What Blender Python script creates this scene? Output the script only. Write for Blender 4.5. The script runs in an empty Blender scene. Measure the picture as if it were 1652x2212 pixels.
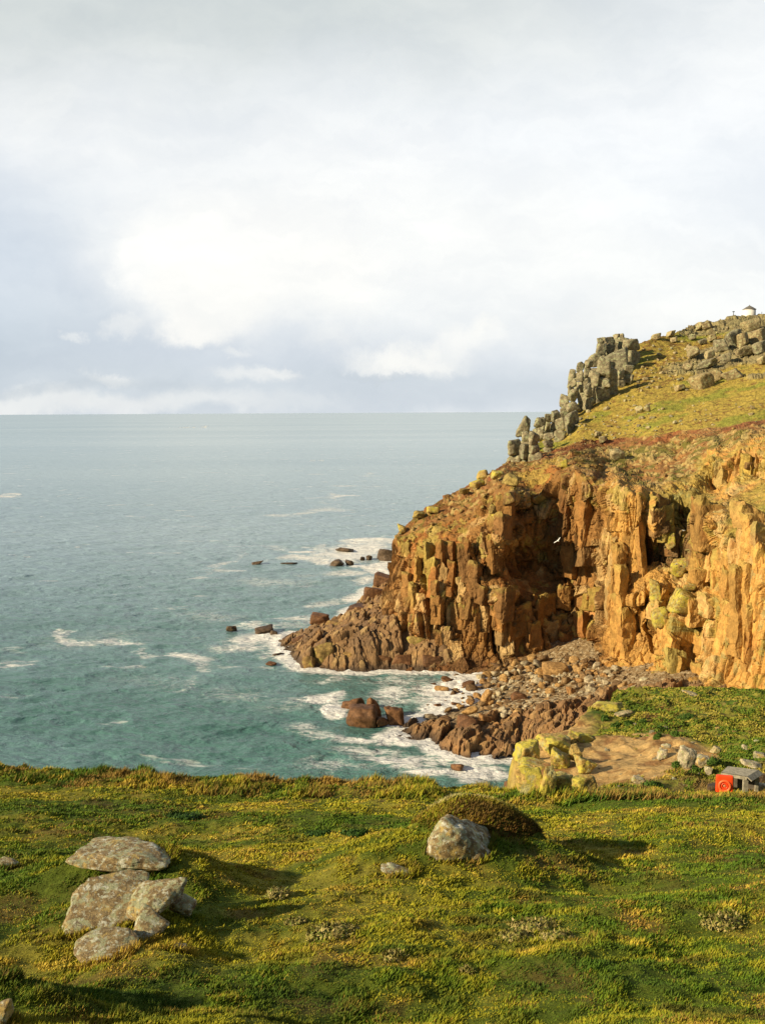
import bpy, math, random
import numpy as np
from mathutils import Vector, Matrix, Euler

random.seed(7)
scene = bpy.context.scene
col = scene.collection

# ------------------------------------------------------------------ camera
EYE = 50.0
F, CX, CY = 2080.0, 826.0, 1106.0           # focal length and centre of a 1652 x 2212 picture
PITCH, ROLL = math.radians(-5.92), math.radians(0.3)
cam_d = bpy.data.cameras.new('camera')
cam = bpy.data.objects.new('camera', cam_d); col.objects.link(cam)
cam_d.sensor_fit = 'VERTICAL'; cam_d.angle = 2*math.atan(CY/F)
cam_d.clip_start = 0.2; cam_d.clip_end = 90000
MR = Matrix.Rotation(math.pi/2+PITCH, 3, 'X') @ Matrix.Rotation(-ROLL, 3, 'Z')
cam.matrix_world = Matrix.Translation((0, 0, EYE)) @ MR.to_4x4()
scene.camera = cam
RM = np.array(MR)

# ------------------------------------------------------------------ light
SUN_EL, SUN_AZ = math.radians(23), math.radians(68)      # azimuth: from straight behind towards the left
sdir = Vector((-math.sin(SUN_AZ)*math.cos(SUN_EL), -math.cos(SUN_AZ)*math.cos(SUN_EL), math.sin(SUN_EL)))
sun_d = bpy.data.lights.new('sun', 'SUN'); sun = bpy.data.objects.new('sun', sun_d); col.objects.link(sun)
sun_d.energy = 5.0; sun_d.angle = math.radians(0.6); sun_d.color = (1.0, 0.82, 0.53)
sun.rotation_euler = sdir.to_track_quat('Z', 'Y').to_euler()
scene.view_settings.view_transform = 'Standard'; scene.view_settings.look = 'None'
scene.view_settings.exposure = 0.42; scene.view_settings.gamma = 1.0
try: scene.view_settings.use_curve_mapping = False
except Exception: pass
scene.cycles.max_bounces = 4; scene.cycles.diffuse_bounces = 2; scene.cycles.glossy_bounces = 2
scene.cycles.transparent_max_bounces = 6
scene.cycles.caustics_reflective = False; scene.cycles.caustics_refractive = False

# ------------------------------------------------------------------ node helper
class NT:
    def __init__(s, tree):
        s.t = tree; tree.nodes.clear()
    def n(s, typ, **kw):
        nd = s.t.nodes.new(typ)
        for k, v in kw.items():
            if k == 'ins':
                for a, b in v.items(): s.set(nd, a, b)
            else: setattr(nd, k, v)
        return nd
    def set(s, nd, a, b):
        i = nd.inputs[a]
        if isinstance(b, bpy.types.NodeSocket): s.t.links.new(b, i)
        elif isinstance(b, bpy.types.Node): s.t.links.new(b.outputs[0], i)
        else: i.default_value = b
    def math(s, op, a, b=0.0, c=None, clamp=False):
        nd = s.n('ShaderNodeMath', operation=op, use_clamp=clamp)
        s.set(nd, 0, a); s.set(nd, 1, b)
        if c is not None: s.set(nd, 2, c)
        return nd.outputs[0]
    def vmath(s, op, a, b=(0, 0, 0)):
        nd = s.n('ShaderNodeVectorMath', operation=op); s.set(nd, 0, a); s.set(nd, 1, b)
        return nd.outputs['Value'] if op in ('LENGTH', 'DOT_PRODUCT', 'DISTANCE') else nd.outputs[0]
    def mix(s, f, a, b, mode='MIX'):
        nd = s.n('ShaderNodeMix', data_type='RGBA', blend_type=mode, clamp_factor=True)
        s.set(nd, 0, f); s.set(nd, 6, a); s.set(nd, 7, b); return nd.outputs[2]
    def smooth(s, v, lo, hi, a=0.0, b=1.0):
        nd = s.n('ShaderNodeMapRange', interpolation_type='SMOOTHSTEP')
        s.set(nd, 0, v); s.set(nd, 1, lo); s.set(nd, 2, hi); s.set(nd, 3, a); s.set(nd, 4, b); return nd.outputs[0]
    def noise(s, vec, scale, detail=4, rough=.55, dist=0.0, w=None):
        nd = s.n('ShaderNodeTexNoise')
        s.set(nd, 'Vector', vec); nd.inputs['Scale'].default_value = scale; nd.inputs['Detail'].default_value = detail
        nd.inputs['Roughness'].default_value = rough; nd.inputs['Distortion'].default_value = dist
        return nd.outputs[0]
def C4(c): return (c[0], c[1], c[2], 1.0)

# ------------------------------------------------------------------ sky (world)
def angles(X, Y):
    c = np.array([(X-CX)/F, -(Y-CY)/F, -1.0]); r = RM @ c
    return r[0]/r[1], r[2]/r[1]
w = bpy.data.worlds.new('World'); scene.world = w; w.use_nodes = True
N = NT(w.node_tree)
tc = N.n('ShaderNodeTexCoord'); D = tc.outputs['Generated']
sep = N.n('ShaderNodeSeparateXYZ', ins={0: D})
yy = N.math('MAXIMUM', sep.outputs[1], 0.08)
ta = N.math('DIVIDE', sep.outputs[0], yy); te = N.math('DIVIDE', sep.outputs[2], yy)
T = N.n('ShaderNodeCombineXYZ', ins={0: ta, 1: te}).outputs[0]
# gently warped coordinates so that the cloud edges are ragged
w1 = N.n('ShaderNodeTexNoise', ins={'Vector': T, 'Scale': 7.0, 'Detail': 7.0, 'Roughness': .6})
wv = N.vmath('SUBTRACT', w1.outputs['Color'], (.5, .5, .5))
TW = N.vmath('ADD', T, N.vmath('MULTIPLY', wv, (.16, .085, 0)))
w2 = N.n('ShaderNodeTexNoise', ins={'Vector': T, 'Scale': 11.0, 'Detail': 9.0, 'Roughness': .66})
TF = N.vmath('ADD', T, N.vmath('MULTIPLY', N.vmath('SUBTRACT', w2.outputs['Color'], (.5, .5, .5)), (.10, .075, 0)))
def blob(X, Y, rx, ry, soft, V=None, power=1.0):
    a, e = angles(X, Y)
    v = N.vmath('MULTIPLY', N.vmath('SUBTRACT', V or TW, (a, e, 0)), (F/rx, F/ry, 0))
    return N.smooth(N.vmath('LENGTH', v), 1.0-soft, 1.0+soft, 1.0*power, 0.0)
nl = N.noise(N.vmath('MULTIPLY', TW, (1.0, 2.2, 1)), 3.2, 6, .55)
base = N.mix(N.smooth(nl, .36, .64), C4((.68, .72, .77)), C4((.82, .83, .83)))
# brighter veil to the right, grey-green at the top, blue-grey at the lower left
c = N.mix(N.math('MULTIPLY', blob(1250, 330, 720, 420, .8), .75), base, C4((.89, .90, .905)))
c = N.mix(N.math('MULTIPLY', blob(350, -60, 1000, 230, .7), .85), c, C4((.57, .61, .60)))
c = N.mix(N.math('MULTIPLY', blob(250, 300, 500, 150, .8), .6), c, C4((.83, .84, .84)))
c = N.mix(N.math('MULTIPLY', blob(40, 600, 330, 170, .7), .8), c, C4((.53, .60, .69)))
c = N.mix(N.math('MULTIPLY', blob(120, 780, 560, 110, .7), .9), c, C4((.50, .565, .63)))
c = N.mix(N.math('MULTIPLY', blob(760, 740, 620, 120, .7), .85), c, C4((.57, .62, .69)))
c = N.mix(N.math('MULTIPLY', blob(900, 850, 1300, 60, .7), .7), c, C4((.56, .615, .67)))
c = N.mix(N.math('MULTIPLY', blob(1200, 620, 560, 120, .8), .8), c, C4((.83, .84, .84)))
c = N.mix(N.math('MULTIPLY', blob(1500, 640, 300, 90, .8), .6), c, C4((.87, .87, .85)))
# the bright cumulus with its sharp left edge
c = N.mix(N.math('MULTIPLY', blob(760, 520, 560, 150, .75), .8), c, C4((.90, .895, .87)))
c = N.mix(N.math('MULTIPLY', blob(520, 560, 260, 120, .5), .8), c, C4((.895, .885, .86)))
c = N.mix(N.math('MULTIPLY', blob(410, 570, 150, 105, .22, TF), .9), c, C4((.915, .905, .875)))
c = N.mix(N.math('MULTIPLY', blob(440, 655, 120, 80, .25, TF), .85), c, C4((.90, .885, .85)))
c = N.mix(N.math('MULTIPLY', blob(395, 715, 62, 28, .5, TF), .8), c, C4((.92, .90, .86)))
c = N.mix(N.math('MULTIPLY', blob(640, 610, 170, 70, .6), .45), c, C4((.95, .93, .88)))
# small cumulus puffs low over the sea
for (X, Y, rx, ry, p) in ((880, 775, 110, 26, .85), (820, 790, 60, 20, .5), (1010, 735, 60, 22, .65), (1045, 712, 22, 14, .7), (560, 803, 75, 14, .45), (620, 798, 40, 9, .4),
                          (235, 806, 46, 12, .55), (265, 700, 34, 18, .45), (710, 735, 36, 18, .35), 
                          (520, 755, 30, 9, .4), (172, 722, 20, 10, .4), (90, 866, 480, 22, .5), (1330, 700, 160, 34, .5)):
    c = N.mix(N.math('MULTIPLY', blob(X, Y, rx, ry, .75, TF), p), c, C4((.88, .87, .84)))
c = N.mix(N.math('MULTIPLY', blob(120, 836, 330, 12, .7), .5), c, C4((.50, .555, .61)))
c = N.mix(N.math('MULTIPLY', blob(830, 812, 90, 8, .7, TF), .5), c, C4((.52, .575, .63)))
fine = N.noise(N.vmath('MULTIPLY', TF, (1, 2.6, 1)), 6.0, 9, .62)
c = N.mix(1.0, c, N.mix(N.smooth(fine, .3, .7), C4((.925, .94, .955)), C4((1.04, 1.04, 1.03))), 'MULTIPLY')
# unseen sky overhead and behind the viewer, added dark to deepen the shaded sides
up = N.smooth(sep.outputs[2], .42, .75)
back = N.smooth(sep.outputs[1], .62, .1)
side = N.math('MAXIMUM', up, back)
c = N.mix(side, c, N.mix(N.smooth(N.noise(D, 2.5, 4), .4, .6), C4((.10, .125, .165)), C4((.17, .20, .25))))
sky = N.n('ShaderNodeTexSky', sky_type='NISHITA', sun_disc=False, sun_elevation=SUN_EL, sun_rotation=math.pi+SUN_AZ)
skyc = N.mix(1.0, sky.outputs[0], C4((.10, .10, .10)), 'MULTIPLY')
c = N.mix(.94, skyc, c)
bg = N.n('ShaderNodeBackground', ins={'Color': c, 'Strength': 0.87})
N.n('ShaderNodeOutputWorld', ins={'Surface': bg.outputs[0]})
w.cycles.sampling_method = 'MANUAL'; w.cycles.sample_map_resolution = 512

# ------------------------------------------------------------------ numeric tools
def ray(X, Y):
    X = np.asarray(X, float); Y = np.asarray(Y, float)
    c_ = np.stack([(X-CX)/F, -(Y-CY)/F, -np.ones_like(X)], -1)
    r = c_ @ RM.T
    return r / r[..., 1:2]
def pt(X, Y, y):                       # a point seen at picture point X, Y, at distance y
    r = ray(X, Y); y = np.asarray(y, float)[..., None] if np.ndim(y) else y
    return r*y + np.array([0, 0, EYE])
def pz(X, Y, z=0.0):                   # ... at height z
    r = ray(X, Y); return r*((z-EYE)/r[..., 2:3]) + np.array([0, 0, EYE])
def h3(ix, iy, iz, seed=0):
    n = (ix.astype(np.int64)*374761393 + iy.astype(np.int64)*668265263 + iz.astype(np.int64)*2147483647*3 + np.int64(seed)*1274126177) & 0xFFFFFFFF
    n = ((n ^ (n >> 13))*1274126177) & 0xFFFFFFFF
    n = ((n ^ (n >> 15))*2246822519) & 0xFFFFFFFF
    n = n ^ (n >> 16)
    return (n & 0xFFFFFF).astype(np.float32)/np.float32(0xFFFFFF)
def vnoise(p, seed=0):                 # value noise, -1..1
    f = np.floor(p); t = (p-f).astype(np.float32); f = f.astype(np.int64)
    t = t*t*t*(t*(t*6-15)+10)
    r = 0
    for i in (0, 1):
        wx = t[..., 0] if i else 1-t[..., 0]
        for j in (0, 1):
            wy = t[..., 1] if j else 1-t[..., 1]
            for k in (0, 1):
                wz = t[..., 2] if k else 1-t[..., 2]
                r = r + wx*wy*wz*h3(f[..., 0]+i, f[..., 1]+j, f[..., 2]+k, seed)
    return r*2-1
RO = np.array([[.8, .6, 0], [-.48, .64, .6], [.36, -.48, .8]])
def fbm(p, oct=4, seed=0, gain=.5):
    a, s, r = 1.0, 0.0, 0
    for o in range(oct):
        r = r + a*vnoise(p, seed+o); s += a; a *= gain; p = p @ RO.T*2.03 + 7.1
    return r/s
def p2(x, y, z=0.0): return np.stack([x, y, np.zeros_like(x)+z], -1)
def sstep(x, a, b):
    t = np.clip((x-a)/(b-a), 0, 1); return t*t*(3-2*t)
def lerp(a, b, t): return a+(b-a)*t
def voro(p, seed=0, cheb=.75):         # blocky cells: id-hash, F1, F2, vector to the seed
    f = np.floor(p).astype(np.int64)
    F1 = np.full(p.shape[0], 9., np.float32); F2 = F1.copy(); idh = np.zeros(p.shape[0], np.float32)
    V = np.zeros((p.shape[0], 3), np.float32)
    for i in (-1, 0, 1):
        for j in (-1, 0, 1):
            for k in (-1, 0, 1):
                a, b, d = f[:, 0]+i, f[:, 1]+j, f[:, 2]+k
                sx = a+.5+.8*(h3(a, b, d, seed)-.5); sy = b+.5+.8*(h3(a, b, d, seed+1)-.5); sz = d+.5+.8*(h3(a, b, d, seed+2)-.5)
                v = np.stack([p[:, 0]-sx, p[:, 1]-sy, p[:, 2]-sz], -1).astype(np.float32)
                av = np.abs(v)
                dd = cheb*av.max(1)+(1-cheb)*av.sum(1)*.6
                m = dd < F1
                F2 = np.where(m, F1, np.minimum(F2, dd)); F1 = np.where(m, dd, F1)
                idh = np.where(m, h3(a, b, d, seed+3), idh); V = np.where(m[:, None], v, V)
    return idh, F1, F2, V
def hh(idh, k): return np.mod(idh*(97.13+k*31.7)+k*.37, 1.0)
def rbf(pts, vals, reg=1e-3):          # linear radial basis interpolation
    pts = np.asarray(pts, float); vals = np.asarray(vals, float); n = len(pts)
    A = np.linalg.norm(pts[:, None]-pts[None], axis=-1)
    P = np.hstack([np.ones((n, 1)), pts])
    M = np.block([[A+np.eye(n)*reg, P], [P.T, np.zeros((3, 3))]])
    sol = np.linalg.solve(M, np.concatenate([vals, np.zeros(3)]))
    def f(q):
        sh = q.shape[:-1]; q = q.reshape(-1, 2); out = sol[n]+q @ sol[n+1:]
        for i in range(n): out = out+sol[i]*np.sqrt(((q-pts[i])**2).sum(1))
        return out.reshape(sh)
    return f
def tab(x, *pairs):
    return np.interp(x, [a for a, b in pairs], [b for a, b in pairs])
def mixc(c, d, t):
    return c*(1-t[..., None])+np.asarray(d)*t[..., None]

def mesh_np(name, V, Fq, mat, colr=None, parent=None, smooth=True, attrs=None, link=True):
    me = bpy.data.meshes.new(name); V = np.asarray(V, np.float32).reshape(-1, 3); Fq = np.asarray(Fq, np.int32)
    k = Fq.shape[1]
    me.vertices.add(len(V)); me.vertices.foreach_set('co', V.ravel())
    me.loops.add(Fq.size); me.loops.foreach_set('vertex_index', Fq.ravel())
    me.polygons.add(len(Fq)); me.polygons.foreach_set('loop_start', np.arange(0, Fq.size, k, dtype=np.int32))
    me.polygons.foreach_set('use_smooth', np.full(len(Fq), bool(smooth)))
    if colr is not None:
        a = me.color_attributes.new('Col', 'FLOAT_COLOR', 'POINT')
        cc = np.ones((len(V), 4), np.float32); cc[:, :3] = np.clip(colr.reshape(-1, 3), 0, 1); a.data.foreach_set('color', cc.ravel())
    for an, av in (attrs or {}).items():
        a = me.attributes.new(an, 'FLOAT', 'POINT'); a.data.foreach_set('value', np.asarray(av, np.float32).ravel())
    me.update(calc_edges=True); me.validate()
    if mat: me.materials.append(mat)
    o = bpy.data.objects.new(name, me)
    if link: col.objects.link(o)
    if parent: o.parent = parent
    return o
def gridfaces(r, c_):
    i = np.arange((r-1)*c_).reshape(r-1, c_)[:, :-1].ravel()
    return np.stack([i, i+1, i+c_+1, i+c_], 1)
def gnormals(P):
    du = np.gradient(P, axis=1); dv = np.gradient(P, axis=0)
    n = np.cross(du, dv); return n/(np.linalg.norm(n, axis=-1, keepdims=True)+1e-9)
def setp(o, label=None, cat=None, group=None, kind=None):
    if label: o['label'] = label
    if cat: o['category'] = cat
    if group: o['group'] = group
    if kind: o['kind'] = kind
    return o
def empty(name, loc, rz=0):
    o = bpy.data.objects.new(name, None); col.objects.link(o); o.location = loc; o.rotation_euler = (0, 0, rz)
    o.empty_display_size = .3; return o

# ------------------------------------------------------------------ materials
def vmat(name, rough=.9, nscale=3.0, nvar=.35, bscale=2.0, bstr=.5, bdist=.1, spec=.2, blocks=0):
    m = bpy.data.materials.new(name); m.use_nodes = True; N = NT(m.node_tree)
    at = N.n('ShaderNodeAttribute', attribute_name='Col')
    g = N.n('ShaderNodeNewGeometry'); P = g.outputs['Position']
    n1 = N.noise(P, nscale, 6, .65); n2 = N.noise(P, nscale*5.3, 3, .6)
    v = N.math('ADD', N.math('MULTIPLY', n1, 1.4), N.math('MULTIPLY', n2, .6))
    k = N.smooth(v, .65, 1.35, 1-nvar, 1+nvar)
    kc = N.n('ShaderNodeCombineColor', ins={0: k, 1: k, 2: k}).outputs[0]
    c_ = N.mix(1.0, at.outputs['Color'], kc, 'MULTIPLY')
    hgt = N.noise(P, bscale, 8, .7) if not blocks else N.math('MULTIPLY', N.noise(N.vmath('MULTIPLY', P, (1, 1, .35)), bscale, 8, .72), .30)
    if blocks:
        for sc_, st_ in (((.9, .9, .38), 1.0), ((2.2, 2.2, .8), .5)):
            vo = N.n('ShaderNodeTexVoronoi', feature='F1', distance='CHEBYCHEV', ins={'Vector': N.vmath('MULTIPLY', N.vmath('ADD', P, N.vmath('MULTIPLY', N.n('ShaderNodeTexNoise', ins={'Vector': P, 'Scale': .8, 'Detail': 3.0}).outputs['Color'], (.9, .9, .9))), sc_), 'Scale': 1.0})
            hv = N.math('ADD', N.math('MULTIPLY', N.n('ShaderNodeSeparateColor', ins={0: vo.outputs['Color']}).outputs[0], .7*st_), N.math('MULTIPLY', vo.outputs['Distance'], -.9*st_))
            hgt = N.math('ADD', hgt, N.math('MULTIPLY', hv, blocks))
    b = N.n('ShaderNodeBump', ins={'Strength': bstr, 'Distance': bdist, 'Height': hgt})
    p = N.n('ShaderNodeBsdfPrincipled', ins={'Base Color': c_, 'Roughness': rough, 'Specular IOR Level': spec, 'Normal': b.outputs[0]})
    N.n('ShaderNodeOutputMaterial', ins={'Surface': p.outputs[0]})
    return m
M_cliff = vmat('cliff_rock', .92, .8, .30, 2.2, .9, .45, blocks=.8)
M_hill = vmat('hill_grass', .97, 1.2, .30, 2.2, 1.0, .5, .1)
M_reef = vmat('wet_reef_rock', .75, 1.2, .3, 2.0, .8, .3, .3, blocks=.5)
M_prom = vmat('headland_soil', .96, 2.5, .28, 4.0, .9, .18, .1)
M_field = vmat('field_soil', .98, 6.0, .3, 9.0, .8, .05, .1)
M_blade = bpy.data.materials.new('grass_blades'); M_blade.use_nodes = True; N = NT(M_blade.node_tree)
at = N.n('ShaderNodeAttribute', attribute_name='Col')
p = N.n('ShaderNodeBsdfPrincipled', ins={'Base Color': at.outputs['Color'], 'Roughness': .75, 'Specular IOR Level': .15})
N.n('ShaderNodeOutputMaterial', ins={'Surface': p.outputs[0]})

def rockmat(name, cols, lichen=None, lich_amt=.5, lscale=5.0, scale=1.0, bump=.6, rough=.88, wet=None):
    """stone: base tone drawn per object, mottled; lichen growing in blotches"""
    m = bpy.data.materials.new(name); m.use_nodes = True; N = NT(m.node_tree)
    oi = N.n('ShaderNodeObjectInfo'); g = N.n('ShaderNodeNewGeometry'); P = g.outputs['Position']
    r = N.n('ShaderNodeValToRGB', ins={0: oi.outputs['Random']}); cr = r.color_ramp; cr.interpolation = 'LINEAR'
    while len(cr.elements) < len(cols): cr.elements.new(.5)
    for i, e in enumerate(cr.elements): e.position = i/(len(cols)-1); e.color = C4(cols[i])
    n1 = N.noise(P, 1.6*scale, 6, .62)
    c_ = N.mix(N.smooth(n1, .35, .68), N.mix(1.0, r.outputs[0], C4((.55, .5, .45)), 'MULTIPLY'), N.mix(1.0, r.outputs[0], C4((1.25, 1.2, 1.12)), 'MULTIPLY'))
    n3 = N.noise(P, 9*scale, 4, .7)
    c_ = N.mix(1.0, c_, N.mix(N.smooth(n3, .35, .65), C4((.72, .72, .72)), C4((1.15, 1.15, 1.15))), 'MULTIPLY')
    for q, (lc, amt, ls) in enumerate(lichen or []):
        nn = N.noise(N.vmath('ADD', P, (q*7.7, q*3.1, q)), ls, 7, .68, .3)
        c_ = N.mix(N.smooth(nn, .62-amt*.25, .68-amt*.25), c_, C4(lc))
    hgt = N.math('ADD', N.noise(P, 2.5*scale, 8, .65), N.math('MULTIPLY', N.noise(P, 14*scale, 4, .7), .3))
    b = N.n('ShaderNodeBump', ins={'Strength': bump, 'Distance': .25/scale, 'Height': hgt})
    if wet:
        sp = N.n('ShaderNodeSeparateXYZ', ins={0: P}); zz = N.math('ADD', sp.outputs[2], N.math('MULTIPLY', N.noise(P, .8, 3), 1.0))
        c_ = N.mix(N.smooth(zz, wet, wet+.7, .8, 0.), c_, C4((.045, .028, .018)))
    pp = N.n('ShaderNodeBsdfPrincipled', ins={'Base Color': c_, 'Roughness': rough, 'Specular IOR Level': .25, 'Normal': b.outputs[0]})
    N.n('ShaderNodeOutputMaterial', ins={'Surface': pp.outputs[0]})
    return m
def plain(name, c_, rough=.6, var=.15, scale=20, bump=0.0, metallic=0.0):
    m = bpy.data.materials.new(name); m.use_nodes = True; N = NT(m.node_tree)
    tcn = N.n('ShaderNodeTexCoord'); n1 = N.noise(tcn.outputs['Object'], scale, 5, .6)
    cc = N.mix(N.smooth(n1, .35, .65), C4([x*(1-var) for x in c_]), C4([min(1, x*(1+var)) for x in c_]))
    ins = {'Base Color': cc, 'Roughness': rough, 'Metallic': metallic}
    if bump:
        ins['Normal'] = N.n('ShaderNodeBump', ins={'Strength': bump, 'Distance': .01, 'Height': n1}).outputs[0]
    pp = N.n('ShaderNodeBsdfPrincipled', ins=ins); N.n('ShaderNodeOutputMaterial', ins={'Surface': pp.outputs[0]})
    return m
GREY_L = [((.36, .38, .22), .35, 1.2), ((.09, .085, .06), .25, 2.0)]
M_stack = rockmat('grey_granite', [(.31, .285, .195), (.38, .345, .23), (.26, .245, .175), (.41, .375, .25)], GREY_L, scale=.6)
M_hillrock = rockmat('hillside_granite', [(.40, .34, .19), (.30, .24, .14), (.50, .44, .27), (.36, .29, .15)], [((.42, .42, .22), .35, 1.5)], scale=.8)
M_beach = rockmat('beach_boulder_stone', [(.13, .07, .03), (.25, .15, .07), (.33, .27, .17), (.17, .13, .08), (.38, .33, .24), (.28, .14, .05), (.20, .17, .12)], None, scale=1.2, wet=.3)
M_searock = rockmat('wet_sea_rock', [(.20, .10, .045), (.15, .08, .04), (.24, .12, .05)], None, scale=1.0, rough=.6, wet=.2)
M_darkrock = rockmat('dark_wet_rock', [(.10, .07, .045), (.14, .10, .065)], None, scale=.8, rough=.55, wet=-.2)
M_golden = rockmat('lichened_gold_rock', [(.46, .34, .11), (.52, .37, .13), (.42, .33, .10)], [((.50, .43, .07), .55, .7), ((.20, .19, .05), .25, 2.5), ((.40, .37, .17), .3, 2.0)], scale=1.3)
M_clifftop = rockmat('cliff_edge_rock', [(.34, .22, .08), (.27, .17, .07), (.38, .30, .10)], [((.34, .29, .07), .25, .8)], scale=.9)
M_pale = rockmat('pale_boulder_stone', [(.50, .46, .33), (.55, .52, .40), (.45, .38, .22)], [((.55, .38, .12), .25, 2.0), ((.30, .32, .15), .3, 4.0)], scale=2.0)
M_fore = rockmat('field_boulder_stone', [(.32, .25, .13), (.36, .28, .15)],
                 [((.33, .34, .20), .45, 4.0), ((.50, .50, .38), .32, 10.0), ((.58, .58, .48), .16, 3.5), ((.46, .34, .12), .2, 3.0), ((.17, .13, .085), .15, 9.0)], scale=5.0, bump=.8)

M_bp = rockmat('pale_beach_stone', [(.44, .39, .27), (.54, .48, .34), (.38, .34, .25)], None, scale=1.6, wet=.2)
M_bb = rockmat('brown_beach_stone', [(.20, .13, .065), (.27, .18, .09), (.15, .095, .05)], None, scale=1.6, wet=.2)
M_bo = rockmat('ochre_beach_stone', [(.42, .26, .10), (.48, .32, .14), (.34, .18, .07)], None, scale=1.6, wet=.2)

# ------------------------------------------------------------------ stone shapes
def ico(sub):
    import bmesh
    bm = bmesh.new(); bmesh.ops.create_icosphere(bm, subdivisions=sub, radius=1.0)
    V = np.array([v.co[:] for v in bm.verts]); Fc = np.array([[v.index for v in f.verts] for f in bm.faces]); bm.free()
    return V/np.linalg.norm(V, axis=1, keepdims=True), Fc
ICO = {s: ico(s) for s in (2, 3, 4, 5, 6)}
def rock_shape(seed, sub=3, planes=9, p=14, boxy=.6, noise=.06, nscale=1.6):
    """a stone cut by random planes; boxy in 0..1 pulls the planes towards a block's six sides"""
    r = np.random.RandomState(seed); d, Fc = ICO[sub]
    ax = np.array([[1, 0, 0], [-1, 0, 0], [0, 1, 0], [0, -1, 0], [0, 0, 1], [0, 0, -1]], float)
    n = ax+r.normal(0, .35*(1-boxy)+.07, (6, 3)); ex = r.normal(size=(planes, 3)); n = np.vstack([n, ex])
    n /= np.linalg.norm(n, axis=1, keepdims=True)
    dist = np.concatenate([r.uniform(.72, 1.0, 6), r.uniform(.88, 1.25, planes)])
    dots = np.clip(d @ n.T, 0, None)/dist
    rr = (dots**p).sum(1)**(-1.0/p)
    V = d*rr[:, None]
    V = V*(1+noise*fbm(V*nscale+seed*3.3, 4, seed)[:, None]*2)
    mx = np.abs(V).max(0); return V/mx, Fc
def rot_np(V, e): return V @ np.array(Euler(e).to_matrix()).T

ROCKID = [0]
def make_rock(name, mat, loc, half, seed, rot=(0, 0, 0), sub=3, link=True, **kw):
    V, Fc = rock_shape(seed, sub, **kw)
    V = rot_np(V*np.asarray(half), rot)
    o = mesh_np(name, V, Fc, mat, link=link); o.location = loc
    return o
print('setup ok')

# ================================================================== the far headland: cliff and hillside
TOP = [(832, 1312), (836, 1240), (848, 1170), (862, 1146), (900, 1112), (960, 1078), (1030, 1038), (1095, 1000), (1115, 985), (1140, 966), (1175, 950), (1210, 925),
       (1235, 890), (1262, 850), (1300, 800), (1340, 765), (1380, 742), (1410, 731), (1450, 722), (1500, 702), (1540, 694), (1580, 684), (1652, 680), (1760, 655), (1900, 640)]
FOOT = [(832, 1456), (1050, 1458), (1100, 1445), (1210, 1435), (1290, 1450), (1330, 1495), (1400, 1512), (1652, 1520), (1900, 1540)]
DP = [(832, 1450, 184), (832, 1312, 200), (840, 1230, 204), (855, 1165, 207), (862, 1146, 211), (900, 1450, 183), (900, 1320, 190), (900, 1200, 197), (900, 1112, 212),
 (960, 1450, 182), (960, 1300, 188), (960, 1200, 192), (960, 1150, 199), (960, 1080, 216), (985, 1350, 188), (1000, 1250, 188.5),
 (1030, 1450, 181), (1030, 1300, 184), (1030, 1180, 189), (1030, 1110, 199), (1030, 1040, 222),
 (1065, 1440, 179.5), (1075, 1300, 181), (1085, 1150, 183), (1090, 1075, 187), (1105, 1440, 180.5), (1108, 1300, 181.5), (1110, 1150, 183), (1108, 1065, 187), (1095, 1003, 226), (1070, 1035, 205),
 (1122, 1100, 197), (1125, 1190, 197), (1130, 1250, 193), (1130, 1300, 186), (1135, 1400, 184), (1115, 1040, 206),
 (1160, 1055, 199), (1170, 1200, 198), (1170, 1262, 194), (1175, 1300, 188), (1200, 1410, 186), (1200, 1012, 200), (1215, 1200, 195), (1240, 1012, 194), (1245, 1300, 190), (1245, 1415, 186),
 (1284, 1405, 184.5), (1284, 1320, 186), (1284, 1250, 187), (1284, 1100, 188), (1284, 1020, 190),
 (1300, 1430, 172), (1300, 1380, 175), (1302, 1300, 178), (1303, 1200, 180), (1303, 1120, 181), (1303, 1042, 183), (1335, 1040, 176), (1385, 1052, 174), (1340, 1022, 196), (1385, 1032, 196),
 (1320, 1480, 165), (1340, 1300, 170), (1350, 1150, 173), (1360, 1060, 174), (1395, 1490, 162), (1392, 1300, 166), (1392, 1100, 171),
 (1412, 1060, 177), (1415, 1200, 175), (1412, 1330, 171), (1412, 1440, 164), (1450, 1052, 177), (1480, 1110, 174), (1450, 1180, 172), (1505, 1150, 169), (1500, 1045, 178),
 (1430, 1260, 168), (1460, 1350, 160), (1435, 1480, 156), (1500, 1490, 152), (1470, 1230, 172), (1510, 1270, 166), (1490, 1400, 157),
 (1530, 1480, 147), (1540, 1300, 151), (1525, 1128, 155), (1600, 1490, 142), (1600, 1200, 147), (1652, 1500, 137), (1652, 1210, 142), (1560, 1105, 158), (1610, 1080, 166), (1652, 1050, 168),
 (1540, 1050, 183), (1545, 975, 184), (1640, 1030, 176), (1652, 948, 179), (1600, 958, 181), (1560, 950, 200), (1652, 930, 195), (1900, 1530, 118), (1900, 1200, 122), (1900, 1000, 150),
 (1300, 1020, 205), (1350, 1020, 203), (1400, 1005, 203), (1460, 975, 210), (1300, 962, 230), (1190, 975, 236),
 (1250, 955, 234), (1420, 938, 222), (1520, 922, 214), (1652, 905, 206), (1900, 880, 170),
 (1250, 915, 250), (1420, 880, 245), (1420, 800, 290), (1652, 850, 230), (1652, 780, 270), (1652, 690, 330), (1500, 705, 335), (1400, 740, 312), (1340, 768, 306), (1300, 850, 276), (1300, 803, 300),
 (1262, 855, 285), (1235, 892, 272), (1200, 935, 262), (1140, 967, 245), (1115, 987, 236), (1900, 780, 230), (1900, 650, 320)]
dep = rbf([(a/100, b/100) for a, b, d in DP], [d for a, b, d in DP], 1e-3)
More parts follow.
